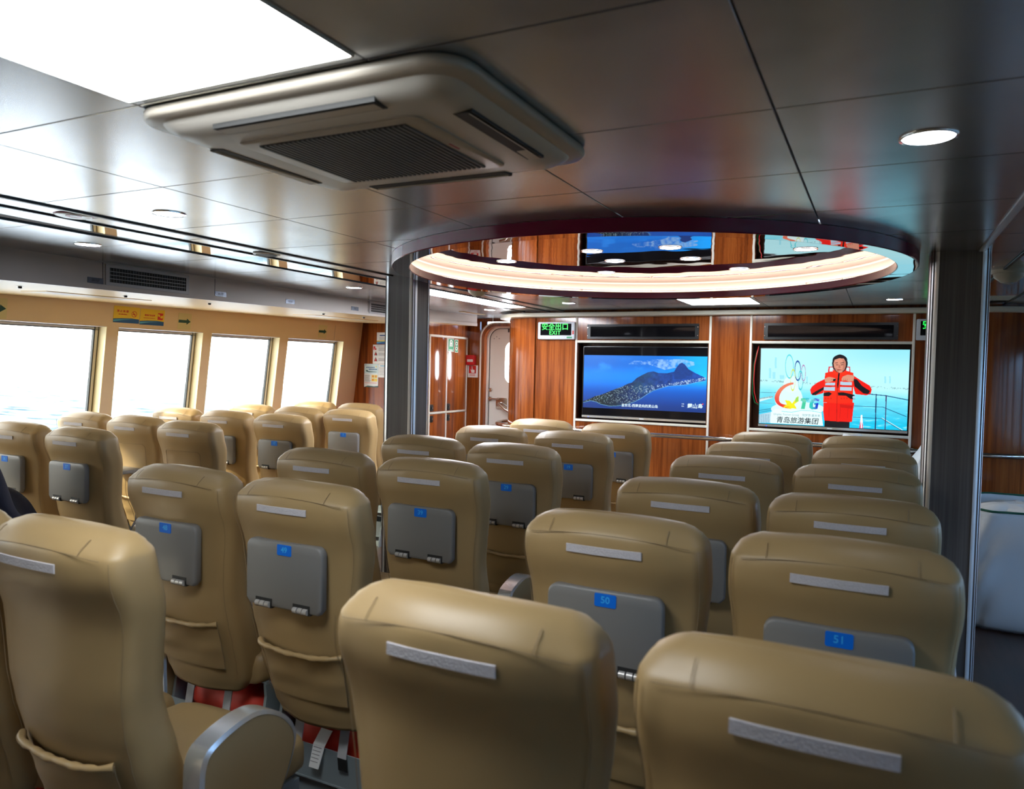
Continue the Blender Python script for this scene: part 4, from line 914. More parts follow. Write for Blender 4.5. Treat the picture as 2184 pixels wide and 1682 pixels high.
flat_sign('poster', 'pale blue poster with yellow warning triangle and four small pictures', 'poster', (-5.147, 6.8180, 1.370), (1,0,0), (0,0,1), .176, .238, .0015, ['cyanprint', 'paper', 'blue', 'yellow', 'textgrey', 'red', 'arrow'],
          [('poly', R(-.088, -.119, .088, .02), 1), ('poly', R(-.074, .104, -.066, .112), 2), *[('poly', R(-.062+k*.018, .076, -.050+k*.018, .088), 2) for k in range(6)], *[('poly', R(-.030+k*.018, .057, -.018+k*.018, .069), 2) for k in range(6)], ('poly', [(.052, .086), (.070, .086), (.061, .102)], 3), ('poly', [(-.07, .050), (-.05, .056), (-.04, .044), (.07, .040), (.07, .036), (-.03, .034), (-.06, .040)], 6), ('poly', R(.006, -.024, .040, .006), 3), ('poly', R(.044, -.024, .076, .006), 3), ('poly', R(.006, -.060, .040, -.030), 3), ('poly', R(.044, -.060, .076, -.030), 3), ('poly', R(.018, -.016, .030, .0), 5), ('poly', R(.056, -.016, .066, .0), 5), ('poly', R(.018, -.05, .030, -.036), 5), ('poly', R(-.078, -.078, .07, -.074), 5), ('poly', [(-.088, -.119), (-.04, -.104), (.04, -.110), (.088, -.104), (.088, -.119)], 6)]
          + bars(-.078, -.004, .0, 8, .009, .004, 4, 5), size=1.1)
flat_sign('poster', 'small white notice behind the pale blue poster', 'poster', (-4.983, 6.8195, 1.426), (1,0,0), (0,0,1), .125, .135, .001, ['paper', 'lightblue', 'textgrey'], [('poly', R(-.04, .045, .03, .054), 1)]+bars(-.05, .05, .03, 7, .012, .003, 2, 6), size=1.1)

# ------------------------------------------------------------------ passenger seats
def interp(tab, x):
    if x <= tab[0][0]: return tab[0][1]
    for (a, va), (b_, vb) in zip(tab[:-1], tab[1:]):
        if x <= b_:
            t = (x-a)/(b_-a); t = t*t*(3-2*t)*.5+t*.5; return va+(vb-va)*t
    return tab[-1][1]
T_y = [(.33, .150), (.38, .135), (.45, .118), (.52, .098), (.60, .074), (.68, .054), (.76, .043), (.85, .040), (.92, .036), (.955, .027), (.99, .012), (1.02, .003), (1.045, .0), (1.070, .0), (1.086, .003), (1.096, .010), (1.112, .026), (1.124, .045), (1.131, .072)]
T_w = [(.33, .165), (.37, .190), (.45, .203), (.60, .211), (.70, .215), (.80, .222), (.90, .233), (.98, .240), (1.03, .2395), (1.065, .2375), (1.086, .235), (1.096, .231), (1.112, .221), (1.124, .205), (1.131, .176)]
T_t = [(.33, .07), (.37, .115), (.45, .140), (.60, .135), (.75, .120), (.90, .122), (1.00, .136), (1.06, .134), (1.086, .128), (1.096, .120), (1.112, .094), (1.124, .062), (1.131, .018)]
ZTOP = 1.131
def top_dip(x): return -.014*min(1, abs(x)/.2)**2.2
def back_y(x, z):                               # rear face of the backrest (towards the viewer), local
    w = interp(T_w, z); k = min(1, abs(x)/w)
    return interp(T_y, z)+.034*k**2.4
def backrest_mesh():
    mb = MB(); rings = []
    zs = [.330, .340, .355, .375]+[.40+.03*i for i in range(20)]+[.995, 1.015, 1.035, 1.055, 1.070, 1.080, 1.087, 1.093, 1.100, 1.107, 1.114, 1.120, 1.125, 1.1285, 1.131]
    for z in zs:
        w, t = interp(T_w, z), interp(T_t, z); r = min(.042, t*.42, w*.5); ring = []
        n = 20
        for i in range(n+1):
            x = -(w-r)+2*(w-r)*i/n; ring.append((x, back_y(x*(w/(w-r))*.94, z) if True else 0, z))
        ye = back_y(w*.94, z)
        y0 = ring[-1][1]
        # rounded rear corner right, side, front corner, front face, mirrored
        fr = y0+t
        for i in range(1, 6): a = -PI/2+PI/2*i/5; ring.append((w-r+r*math.cos(a), y0+r+r*math.sin(a), z))
        for i in range(1, 5): ring.append((w, y0+r+(fr-y0-2*r)*i/5, z))
        for i in range(0, 6): a = PI/2*i/5; ring.append((w-r+r*math.cos(a), fr-r+r*math.sin(a), z))
        for i in range(1, 10): x = (w-r)-2*(w-r)*i/10; ring.append((x, fr-.018*(1-(x/w)**2), z))
        for i in range(0, 6): a = PI/2+PI/2*i/5; ring.append((-(w-r)+r*math.cos(a), fr-r+r*math.sin(a), z))
        for i in range(1, 5): ring.append((-w, fr-r-(fr-y0-2*r)*i/5, z))
        for i in range(0, 5): a = PI+PI/2*i/5; ring.append((-(w-r)+r*math.cos(a), y0+r+r*math.sin(a), z))
        dz = sm1(1.0, 1.12, z)
        rings.append([(x, y, zz_+top_dip(x)*dz+.006*dz*math.sin(9*x)*0) for x, y, zz_ in ring])
    mb.loft(rings); return mb
def sm1(a, b_, x): t = min(1, max(0, (x-a)/(b_-a))); return t*t*(3-2*t)
def wrinkle(me, amp, seed):
    rg_ = np.random.default_rng(seed); ph = rg_.random(6)*6.28
    n = len(me.vertices); c_ = np.zeros(n*3); me.vertices.foreach_get('co', c_); c_ = c_.reshape(-1, 3); nr = np.zeros(n*3); me.vertices.foreach_get('normal', nr); nr = nr.reshape(-1, 3)
    x, y, z = c_.T
    d = amp*(np.sin(23*x+11*z+ph[0])*np.sin(17*z-9*x+ph[1])+.6*np.sin(41*x-21*z+ph[2])*np.sin(31*z+ph[3]))
    c_ += nr*d[:, None]; me.vertices.foreach_set('co', c_.ravel()); me.update()
PROTO = {}
def proto(name, mb, mats, **k):
    o = mb.build(name, mats, None, local=True, **k); PROTO[name] = o.data; me = o.data; bpy.data.objects.remove(o); return me
backs = []
for sd in range(3):
    me = proto('backrest', backrest_mesh(), 'leather', angle=80); wrinkle(me, .0011, sd); backs.append(me)
def surf_path(pts, off=.0005): return [(x, back_y(x, z)-off, z+top_dip(x)*sm1(1.0, 1.12, z)) for x, z in pts]
# seams: cap seam, short top seams, side seams
mb = MB()
seamz = lambda x: 1.0895-.004*(abs(x)/.2)**2
xs2 = [-.205+.41*i/24 for i in range(25)]
mb.tube(surf_path([(x, seamz(x)) for x in xs2]), .0009, 5)
def edge_path(side):
    out = []
    for i in range(26):
        z = .40+(1.070-.40)*i/25; w = interp(T_w, z); x = side*(w-.012); out.append((x, back_y(side*w*.94, z)+.0045, z))
    return out
for sd in (-1, 1):
    mb.tube(edge_path(sd), .0008, 5)
    mb.tube(surf_path([(sd*.150, seamz(.15)+.003*i) for i in range(11)], .0004), .0008, 5)
proto('seam_piping', mb, 'seam')
# velcro strip, slightly bowed
mb = MB(); n = 24; L_, H2 = .193, .0205
rr_ = []
for i in range(n+1):
    x = -L_/2+L_*i/n; z0, z1 = 1.0395, 1.060
    y0, y1 = back_y(x, z0), back_y(x, z1); rr_.append([(x, y0-.0006, z0), (x, y0-.0032, z0+.0008), (x, y1-.0032, z1-.0008), (x, y1-.0006, z1)])
mb.loft(rr_); me = proto('velcro_strip', mb, 'velcro', angle=60)
# pocket
mb = MB(); rings = []; nz, nx = 12, 20
def hem(x): return .600-.010*(1-(x/.165)**2)
for j in range(nz+1):
    t = j/nz; hw = .165-.012*t; row = []
    for i in range(nx+1):
        x = -hw+2*hw*i/nx; z = hem(x)*(1-t)+(.425)*t; e = min(1, (1-abs(x/hw))*7)*(1-.75*t); row.append((x, back_y(x, z)-.0025-.010*e-.0035*math.sin(24*x+7*t)*e*(t*(1-t)*4), z))
    rings.append(row)
mb.loft(rings, cap=False, closed=False); 
pk = mb
hp = [(x, back_y(x, hem(x))-.0135*min(1, (1-abs(x/.165))*7)-.0025, hem(x)+.001*math.sin(60*x)) for x in [-.165+.33*i/24 for i in range(25)]]
pk.tube(hp, [.0085+.0016*math.sin(i*1.9)+.001*math.sin(i*.8) for i in range(25)], 10)
for a, b_ in (((-.165, .60), (-.153, .425)), ((.165, .60), (.153, .425)), ((-.153, .425), (.153, .425))):
    pk.tube([(a[0]+(b_[0]-a[0])*k/10, back_y(a[0]+(b_[0]-a[0])*k/10, a[1]+(b_[1]-a[1])*k/10)-.0018, a[1]+(b_[1]-a[1])*k/10) for k in range(11)], .0016, 5, 1)
proto('pocket', pk, ['leather', 'seam'], angle=70)
# tray table body in the shut position (own frame: hinge line at z=.752)
def tray_body(dep=.026):
    mb = MB(); out = []
    w, z0, z1, r = .150, .745, .950, .026
    pts = [(-w+.014, z0), (w-.014, z0), (w, z0+.016)]
    for i in range(7): a = PI/2*i/6; pts.append((w-r+r*math.cos(a), z1-r+r*math.sin(a)))
    for i in range(7): a = PI/2+PI/2*i/6; pts.append((-w+r+r*math.cos(a), z1-r+r*math.sin(a)))
    pts.append((-w, z0+.016))
    sh = lambda k: [((x)*(1-k/.15), (z-.85)*(1-k/.1)+.85) for x, z in pts]
    lay = [(0, 0.0), (.002, -.006), (.002, -.022), (.0035, -.0255), (.006, -.027)]
    lay = [(.006, .004), (.002, .001), (0, -.003), (0, -.019), (.0015, -.0235), (.005, -.026)]
    return mb.loft([[(x, .0385+y, z) for x, z in sh(k)] for k, y in lay])
proto('tray_table', tray_body(), 'tray', angle=40)
yb_ = .0385-.026
for cx, nm in ((-.075, 0), (.075, 1)):
    mb = MB().box(cx-.033, cx+.033, yb_-.0012, yb_+.02, .7415, .771, 1)
    for k in range(3): mb.tube([(cx-.0285+k*.0195, yb_-.002, .7525), (cx-.0285+k*.0195+.0160, yb_-.002, .7525)], .0092, 14, 0)
    proto('hinge%d' % nm, mb, ['hinge', 'dark'], angle=50)
def number_plate(num):
    k = 'number_plate'+num
    if k in PROTO: return PROTO[k]
    mb = MB().prism(rrect(.056, .033, .004, 3, .006, .927), 'y', yb_-.0016, yb_+.001)
    mb.mesh(text_mesh(num, .024, .0002, .0003), frame_mtx((.006, yb_-.0018, .9275), (1,0,0), (0,0,1)), 1)
    return proto(k, mb, ['plate_blue', 'plate_ink'], smooth=False)
# lowered tray and its recess outline
mb = MB(); mb.loft([[(x, y, .778+z) for x, y in pts_] for pts_, z in ((rrect(.292, .198, .022, 5, 0, -.062), 0), (rrect(.30, .206, .026, 5, 0, -.062), .003), (rrect(.30, .206, .026, 5, 0, -.062), .018), (rrect(.292, .198, .022, 5, 0, -.062), .021))])
mb.loft([[(.09+.032*math.cos(a)*q, -.10+.032*math.sin(a)*q, .7995-.0012*(q < 1)) for a in [2*PI*i/24 for i in range(24)]] for q in (1, .9)], 1, cap=False)
for cx in (-.075, .075): mb.box(cx-.03, cx+.03, .02, .048, .755, .778, 0)
proto('lowered_tray_table', mb, ['tray', 'dark'], angle=40)
mb = MB(); q = rrect(.29, .20, .02, 4, 0, .852); q.append(q[0]); qq = []
for a, b_ in zip(q[:-1], q[1:]):
    for k in range(4): qq.append((a[0]+(b_[0]-a[0])*k/4, a[1]+(b_[1]-a[1])*k/4))
qq.append(q[0]); mb.tube(surf_path(qq, .0002), .0016, 5); proto('recess_seam', mb, 'seam')
# cushion
mb = MB(); rings = []
for y, dz, hw in ((.225, -.03, .20), (.235, -.005, .225), (.26, .0, .235), (.34, .012, .237), (.48, .018, .237), (.58, .012, .235), (.625, -.004, .228), (.645, -.03, .21), (.640, -.07, .19)):
    zt, zb2 = .455+dz, .345; zb2 = min(zb2, zt-.03); r = min(.035, (zt-zb2)*.45); ring = []
    for (cx, cz, a0) in ((hw-r, zt-r, 0), (-hw+r, zt-r, PI/2), (-hw+r, zb2+r, PI), (hw-r, zb2+r, 1.5*PI)):
        for i in range(6): a = a0+PI/2*i/5; ring.append((cx+r*math.cos(a), y, cz+r*math.sin(a)))
        if a0 == 0:
            for i in range(1, 8): x = (hw-r)-2*(hw-r)*i/8; ring.append((x, y, zt+.006*(1-(x/hw)**2)))
    rings.append(ring)
mb.loft(rings); proto('seat_cushion', mb, 'leather', angle=80)
# base: side plates, shelf with rear and front lips, feet
mb = MB()
for sd in (-1, 1):
    mb.prism([(.20, .012), (.60, .012), (.60, .345), (.25, .345), (.255, .30)], 'x', sd*.228-.006, sd*.228+.006)
mb.box(-.232, .232, .255, .58, .345, .352)
mb.box(-.232, .232, .24, .60, .085, .091)
mb.add([(-.232,.242,.088),(.232,.242,.088),(.232,.225,.215),(-.232,.225,.215),(-.232,.246,.088),(.232,.246,.088),(.232,.229,.215),(-.232,.229,.215)], [(0,1,2,3),(4,7,6,5),(0,4,5,1),(1,5,6,2),(2,6,7,3),(3,7,4,0)])
mb.box(-.232, .232, .585, .59, .088, .17)
mb.box(-.20, .20, .27, .31, 0, .088).box(-.20, .20, .52, .56, 0, .088)
proto('base', mb, 'base_metal', smooth=False)
for k, cx in enumerate((-.12, .07)):
    mb = MB(); pth = [(.245, .345), (.222, .222), (.220, .205), (.226, .16)]
    for (a, b_) in zip(pth[:-1], pth[1:]): mb.add([(cx-.018, a[0]-.004, a[1]), (cx+.018, a[0]-.004, a[1]), (cx+.018, b_[0]-.004, b_[1]), (cx-.018, b_[0]-.004, b_[1]), (cx-.018, a[0]-.001, a[1]), (cx+.018, a[0]-.001, a[1]), (cx+.018, b_[0]-.001, b_[1]), (cx-.018, b_[0]-.001, b_[1])], [(0,1,2,3),(4,7,6,5),(0,4,5,1),(1,5,6,2),(2,6,7,3),(3,7,4,0)], 0 if a[1] > .21 else 1)
    proto('strap%d' % k, mb, ['strap', 'dark'], smooth=False)
# armrest: D-shaped panel with a silver band (profile in y,z)
AP = [(.215, .16), (.205, .40), (.204, .53), (.207, .575), (.219, .603), (.245, .618), (.30, .634), (.36, .641), (.41, .632), (.46, .603), (.50, .563), (.517, .525), (.512, .49), (.49, .44), (.455, .38), (.40, .29), (.36, .20), (.35, .16)]
def smooth_poly(P, it=2):
    for _ in range(it):
        q = []
        for i in range(len(P)-1):
            a, b_ = P[i], P[i+1]; q += [(a[0]*.75+b_[0]*.25, a[1]*.75+b_[1]*.25), (a[0]*.25+b_[0]*.75, a[1]*.25+b_[1]*.75)]
        P = [P[0]]+q+[P[-1]]
    return P
AP2 = smooth_poly(AP); cy_ = sum(p_[0] for p_ in AP2)/len(AP2); cz_ = .42
inset = lambda k: [(y+(cy_-y)*k, z+(cz_-z)*k*.62) for y, z in AP2]
mb = MB(); AI = inset(.075); n = len(AP2); hx = .031
vs = [(sx*hx*kk, y, z) for (pl_, kk) in ((AP2, .86), (AP2, 1.), (AI, 1.)) for sx in (-1, 1) for y, z in pl_]
def idx(l, s, i): return (l*2+s)*n+i
fs = []
for i in range(n-1):
    fs.append((idx(0,0,i), idx(0,1,i), idx(0,1,i+1), idx(0,0,i+1)))
    for s in (0, 1): fs.append((idx(0,s,i), idx(0,s,i+1), idx(2,s,i+1), idx(2,s,i)) if s == 0 else (idx(0,s,i), idx(2,s,i), idx(2,s,i+1), idx(0,s,i+1)))
vs2 = [(sx*hx, y, z) for sx in (-1, 1) for y, z in AP2]
mb.add(vs, fs); proto('armrest', mb, 'arm_metal', angle=50)
mb = MB(); A3 = inset(.078); mb.prism(A3, 'x', -.030, .030); proto('arm_pad', mb, 'arm_pad', angle=50)

def child(name, me, parent, label=None):
    o = bpy.data.objects.new(name, me); COL.objects.link(o); o.parent = parent
    if label: o['label'] = label
    return o
NSEAT = 0
def seat(x, y, label, num=None, tray='shut', arm=None, straps=False):
    global NSEAT; NSEAT += 1
    t = thing('passenger_seat', label, 'seat', (x, y, 0), 'rows of tan passenger seats')
    b_ = child('backrest', backs[NSEAT % 3], t); child('seam_piping', PROTO['seam_piping'], b_)
    child('velcro_strip', PROTO['velcro_strip'], b_, 'pale grey velcro strip'); child('pocket', PROTO['pocket'], b_)
    child('seat_cushion', PROTO['seat_cushion'], t); child('base', PROTO['base'], t)
    if tray == 'shut':
        tr = child('tray_table', PROTO['tray_table'], t)
        for k in (0, 1): child('hinge', PROTO['hinge%d' % k], tr)
        if num: child('number_plate', number_plate(num), tr, 'blue plate reading '+num)
    elif tray == 'down':
        child('tray_table', PROTO['lowered_tray_table'], t, 'grey tray table folded down'); child('recess_seam', PROTO['recess_seam'], b_)
    if straps:
        for k in (0, 1): child('strap', PROTO['strap%d' % k], t)
    if arm:
        a = child('armrest', PROTO['armrest'], t); a.location = (arm*.272, 0, 0); pa = child('arm_pad', PROTO['arm_pad'], a)
    return t
seat(-1.643, .966, 'tan seat with bare back and silver armrest in the near left corner', None, None, 1)
seat(-2.165, .966, 'tan seat of which only a dark corner shows at the bottom left', None, None, -1)
seat(-.586, .952, 'tan seat with bare back, large at the bottom centre', None, None, -1)
seat(-.060, .952, 'tan seat with bare back, cut off by the bottom right corner', None, None, 1)
seat(-2.160, 1.715, 'tan seat with tray table numbered 48', '48', arm=-1, straps=True)
seat(-1.606, 1.690, 'tan seat with tray table numbered 49', '49', arm=1, straps=True)
seat(-.594, 1.719, 'tan seat with tray table numbered 50', '50', arm=-1)
seat(-.066, 1.715, 'tan seat with tray table numbered 51', '51', arm=1)
seat(-2.125, 2.408, 'tan seat whose top shows between seats 48 and 39, directly before seat 49', '38', arm=-1)
seat(-1.580, 2.395, 'tan seat with tray table numbered 39', '39', arm=1)
seat(-.577, 2.425, 'tan seat directly before seat 50, a tray corner showing at its right', '40', arm=-1)
seat(-.066, 2.365, 'tan seat directly before seat 51, second in its column', '41', arm=1)
seat(-2.135, 3.183, 'tan seat with only its top showing above seat 39, below the left pillar', '28')
seat(-1.575, 3.120, 'tan seat with tray table numbered 29', '29', arm=1)
seat(-.590, 3.210, 'tan seat directly left of the seat touching the right pillar', '30', arm=-1)
seat(-.076, 3.205, 'tan seat third from seat 51 towards the front wall, touching the right pillar', '31')
seat(-2.158, 3.990, 'tan seat low in front of the lockers, between the left pillar and the white door', '18', arm=-1)
seat(-1.603, 3.970, 'tan seat with tray table numbered 19, half its plate hidden', '19', arm=1)
seat(-.585, 3.950, 'tan seat second from the front wall in the left column of the right block', '20', arm=-1)
seat(-.062, 3.975, 'tan seat second from the front wall in the right column of the right block', '21', arm=1)
seat(-2.172, 4.780, 'tan front-row seat under the exit sign', '8', arm=-1)
seat(-1.600, 4.735, 'tan front-row seat under the television with the island', '9', arm=1)
seat(-.592, 4.725, 'tan front-row seat under the left half of the television with the person', '10', arm=-1)
seat(-.068, 4.790, 'tan front-row seat with a white sack showing over its top', '11', arm=1)
seat(-3.800, 2.430, 'tan seat with tray table numbered 37', '37', arm=1)
seat(-4.365, 2.440, 'tan seat with tray table numbered 36, partly cut off at the left', '36')
seat(-3.745, 3.080, 'tan seat with an empty tray outline right of the lowered tray table', None, 'down', 1)
seat(-4.345, 3.170, 'tan seat with its grey tray table folded down', None, 'down')
seat(-4.895, 3.190, 'tan window seat before the first mullion, farthest left of all tops at the glass', '25')
seat(-3.800, 3.915, 'tan seat with tray table numbered 17', '17', arm=1)
seat(-4.355, 3.930, 'tan seat left of seat 17 with half a tray showing', '16')
seat(-4.905, 3.950, 'tan window seat before the second mullion', '15')
seat(-3.835, 4.705, 'tan seat with tray table numbered 7', '7', arm=1)
seat(-4.345, 4.680, 'tan seat left of seat 7', '6')
seat(-4.905, 4.715, 'tan window seat before the third mullion', '5')
seat(-4.905, 5.520, 'tan window seat by the last window, low before the glass', '2')
seat(-4.370, 5.530, 'tan seat low before the posters, left of the left pillar', '3')

# life jackets stowed in the seat bases
def life_jacket(x, y, label, tagged):
    t = thing('life_jacket', label, 'life jacket', (x, y, .092), 'life jackets stowed under the seats')
    mb = MB(); rings = []
    for i in range(13):
        u_ = -1+2*i/12; hw = .19; k = (1-abs(u_)**6)**.3+.02; ring = []
        for j in range(16):
            a = 2*PI*j/16; cx_, sx_ = math.cos(a), math.sin(a)
            ring.append((x+hw*u_, y+.39+.13*k*math.copysign(abs(cx_)**.6, cx_), .198+.088*k*math.copysign(abs(sx_)**.6, sx_)+.008*math.sin(7*u_+a*2)))
        rings.append(ring)
    mb.loft(rings); b_ = mb.build('body', 'lifejacket', t, angle=70)
    if tagged:
        m2 = MB(); tp = [(-.045, .003, .250, .266), (-.049, -.001, .216, .228), (-.059, -.019, .206, .150)]
        for (a0, a1, ya_, za_), (b0, b1, yb2, zb3) in zip(tp[:-1], tp[1:]):
            m2.add([(x+a0, y+ya_, za_), (x+a1, y+ya_, za_), (x+b1, y+yb2, zb3), (x+b0, y+yb2, zb3), (x+a0, y+ya_+.002, za_), (x+a1, y+ya_+.002, za_), (x+b1, y+yb2+.002, zb3), (x+b0, y+yb2+.002, zb3)], [(0,1,2,3),(4,7,6,5),(0,4,5,1),(1,5,6,2),(2,6,7,3),(3,7,4,0)])
        for k in range(5): z = .218-k*.012; m2.box(x-.046-k*.002, x-.012-k*.003, y+.2132-k*.0014, y+.2142-k*.0014, z, z+.002, 1)
        m2.build('paper_tag', ['paper', 'textgrey'], t, smooth=False)
life_jacket(-2.160, 1.715, 'orange-red life jacket in the base of the seat numbered 48', False)
life_jacket(-1.606, 1.690, 'orange-red life jacket with a white paper tag in the base of the seat numbered 49', True)
life_jacket(-2.165, .966, 'life jacket under the seat at the bottom left corner', False)
life_jacket(-1.643, .966, 'life jacket under the near seat with the silver armrest', False)

# ------------------------------------------------------------------ white sacks
def sack(x0, x1, y0, y1, h, label, seed, open_top=False, lean=(0, 0)):
    t = thing('white_sack', label, 'sack', ((x0+x1)/2, (y0+y1)/2, 0), 'white woven sacks by the wood wall')
    cx, cy, hw, hd = (x0+x1)/2, (y0+y1)/2, (x1-x0)/2, (y1-y0)/2
    rg_ = random.Random(seed); ph = [rg_.random()*6.3 for _ in range(8)]
    mb = MB(); rings = []; nv, na = 26, 72
    for j in range(nv+1):
        v = j/nv; ring = []
        z = h*v; k = 1+.05*math.sin(PI*v)
        if v < .06: k *= .93+.07*v/.06
        top = sm1(.80, 1., v)*(0 if open_top else 1); k *= 1-.72*top
        for i in range(na):
            a = 2*PI*i/na; c_, s2 = math.cos(a), math.sin(a)
            ex = .42; px = hw*math.copysign(abs(c_)**ex, c_); py = hd*math.copysign(abs(s2)**ex, s2)
            wv = 1+.018*math.sin(5*a+9*v+ph[0])+.014*math.sin(11*a-13*v+ph[1])+.010*math.sin(23*a+17*v*math.sin(a)+ph[2])
            ring.append((cx+px*k*wv+lean[0]*v, cy+py*k*wv+lean[1]*v, z*(1+.012*math.sin(3*a+ph[3])*v)+(.0 if open_top else -.03*top*0)))
        rings.append(ring)
    mb.loft(rings, cap=not open_top); b_ = mb.build('body', 'sackwhite', t, angle=85)
    md = b_.modifiers.new('thickness', 'SOLIDIFY') if open_top else None
    if md: md.thickness = .004
    if open_top:
        MB().tube(rings[-1]+[rings[-1][0]], .007, 6).build('rim_piping', 'green_edge', t, angle=80)
        mb = MB()
        for k in range(7):
            px, py = cx+(rg_.random()-.5)*hw*1.1, cy+(rg_.random()-.5)*hd*1.1; r0 = .13+.05*rg_.random(); pr_ = []
            for j in range(9):
                th = PI*j/8; ring = []
                for i in range(20):
                    a = 2*PI*i/20; w2 = 1+.16*math.sin(3*a+k*2+th*3)+.08*math.sin(7*a-th*5+k)
                    ring.append((px+r0*math.sin(th)*math.cos(a)*w2*1.2, py+r0*math.sin(th)*math.sin(a)*w2, h-.08+.5*r0*math.cos(th)+.02*math.sin(5*a+k)*math.sin(th)))
                pr_.append(ring)
            mb.loft(pr_, cap=True)
        mb.build('folded_cloth', 'paper', t, angle=80)
    return t
sack(.475, 1.14, 5.15, 5.86, .72, 'big open white sack full of cloth on the floor right of the right pillar', 3, True)
sack(.185, .43, 5.45, 5.98, 1.06, 'tall white sack squeezed behind the right pillar', 5)
sack(-.38, .06, 5.52, 6.03, 1.065, 'white sack behind the front row seats below the right television', 8)

# ------------------------------------------------------------------ seated person in navy (left edge) and navy jacket on seat 37
seat(-3.800, 1.670, 'tan seat carrying the person in navy at the left edge', '47', arm=1)
def skin_body(name, pts, edges, parent, m_, sub=2):
    me = bpy.data.meshes.new(name); off = Vector(parent.location)
    me.from_pydata([Vector(p_[:3])-off for p_ in pts], edges, []); o = bpy.data.objects.new(name, me); COL.objects.link(o)
    md = o.modifiers.new('skin', 'SKIN'); md.use_smooth_shade = True
    for i, p_ in enumerate(pts): me.skin_vertices[0].data[i].radius = (p_[3], p_[4] if len(p_) > 4 else p_[3]); me.skin_vertices[0].data[i].use_root = (i == 0)
    s2 = o.modifiers.new('sub', 'SUBSURF'); s2.levels = sub; s2.render_levels = sub
    dg = bpy.context.evaluated_depsgraph_get(); m2 = bpy.data.meshes.new_from_object(o.evaluated_get(dg)); m2.name = name
    o.modifiers.clear(); o.data = m2; m2.materials.clear(); m2.materials.append(M[m_]); o.parent = parent
    m2.polygons.foreach_set('use_smooth', [True]*len(m2.polygons)); return o
pz = thing('person', 'person in dark navy clothes sitting with crossed legs at the left edge', 'person', (-3.80, 1.98, .46))
P_ = [(-3.80, 2.00, .56, .13, .11), (-3.80, 1.97, .72, .13, .10), (-3.80, 1.95, .90, .15, .10), (-3.80, 1.95, 1.03, .11, .08), (-3.80, 1.96, 1.11, .055, .055),
      (-3.89, 2.02, .56, .085), (-3.92, 2.14, .70, .075), (-3.94, 2.22, .815, .062), (-3.85, 2.22, .755, .062), (-3.72, 2.20, .685, .058), (-3.55, 2.18, .61, .047), (-3.47, 2.19, .575, .042),
      (-3.71, 2.02, .56, .085), (-3.70, 2.20, .57, .078), (-3.69, 2.37, .56, .062), (-3.68, 2.36, .33, .055), (-3.68, 2.33, .10, .042), (-3.68, 2.42, .045, .04),
      (-3.97, 1.95, 1.00, .065), (-4.02, 1.99, .76, .055), (-3.95, 2.12, .66, .046), (-3.63, 1.95, 1.00, .065), (-3.57, 2.0, .77, .055), (-3.64, 2.12, .68, .046), (-3.40, 2.25, .555, .036)]
E_ = [(0,1),(1,2),(2,3),(3,4),(0,5),(5,6),(6,7),(7,8),(8,9),(9,10),(10,11),(0,12),(12,13),(13,14),(14,15),(15,16),(16,17),(2,18),(18,19),(19,20),(2,21),(21,22),(22,23),(11,24)]
skin_body('body', P_, E_, pz, 'navy')
hb = MB(); hc = Vector((-3.80, 1.975, 1.215)); rings = []
for j in range(15):
    th = PI*j/14; ring = []
    for i in range(28):
        a = 2*PI*i/28; x = .075*math.sin(th)*math.cos(a); y = .095*math.sin(th)*math.sin(a); z = -.118*math.cos(th)
        if z < -.03: x *= 1-.9*(-z-.03)*3; y = y*.86+.006
        if abs(x) < .014 and y > .06 and -.045 < z < .01: y += .018
        ring.append((hc.x+x, hc.y+y, hc.z+z))
    rings.append(ring)
hb.loft(rings)
for sd in (-1, 1): hb.loft([[(hc.x+sd*(.073+k*.012), hc.y-.006+.018*math.cos(a), hc.z-.01+.030*math.sin(a)) for a in [2*PI*i/12 for i in range(12)]] for k in (0, 1)])
for sd in (-1, 1): hb.lathe([(0, .006), (.010, .004), (.013, 0)], (hc.x+sd*.030, hc.y+.086, hc.z+.012), 12, 1)
hb.box(hc.x-.022, hc.x+.022, hc.y+.074, hc.y+.088, hc.z-.068, hc.z-.062, 1)
hd_ = hb.build('head', ['skin', 'hair'], pz, angle=70)
hr_ = MB(); rings = []
for j in range(9):
    th = PI*.56*j/8; rings.append([(hc.x+.083*math.sin(th)*math.cos(a), hc.y-.008+.100*math.sin(th)*math.sin(a)*(1 if math.sin(a) < 0 else (.95 if th < .9 else .80)), hc.z+.018+.112*math.cos(th)) for a in [2*PI*i/28 for i in range(28)]])
hr_.loft(rings); hr_.build('hair', 'hair', pz, angle=80)
jk = thing('jacket', 'dark navy jacket lying on the seat numbered 37', 'jacket', (-3.72, 2.90, .46))
mb = MB(); rings = []
for j in range(14):
    v = j/13; ring = []; hw = .17*(1-.55*v**2)+.01; hd2 = .13*(1-.5*v**2); z = .490+.225*v
    for i in range(28):
        a = 2*PI*i/28; w2 = 1+.09*math.sin(4*a+5*v)+.06*math.sin(9*a-7*v)
        ring.append((-3.735+hw*math.cos(a)*w2+.02*v, 2.96+hd2*math.sin(a)*w2, z+.012*math.sin(3*a+v*4)*v))
    rings.append(ring)
mb.loft(rings); mb.build('cloth', 'navy', jk, angle=85)
mb = MB().tube([(-3.70, 2.83, .61), (-3.655, 2.85, .59), (-3.635, 2.90, .56), (-3.635, 2.97, .535)], [.045, .042, .040, .036], 14); mb.build('sleeve', 'navy', jk, angle=80)

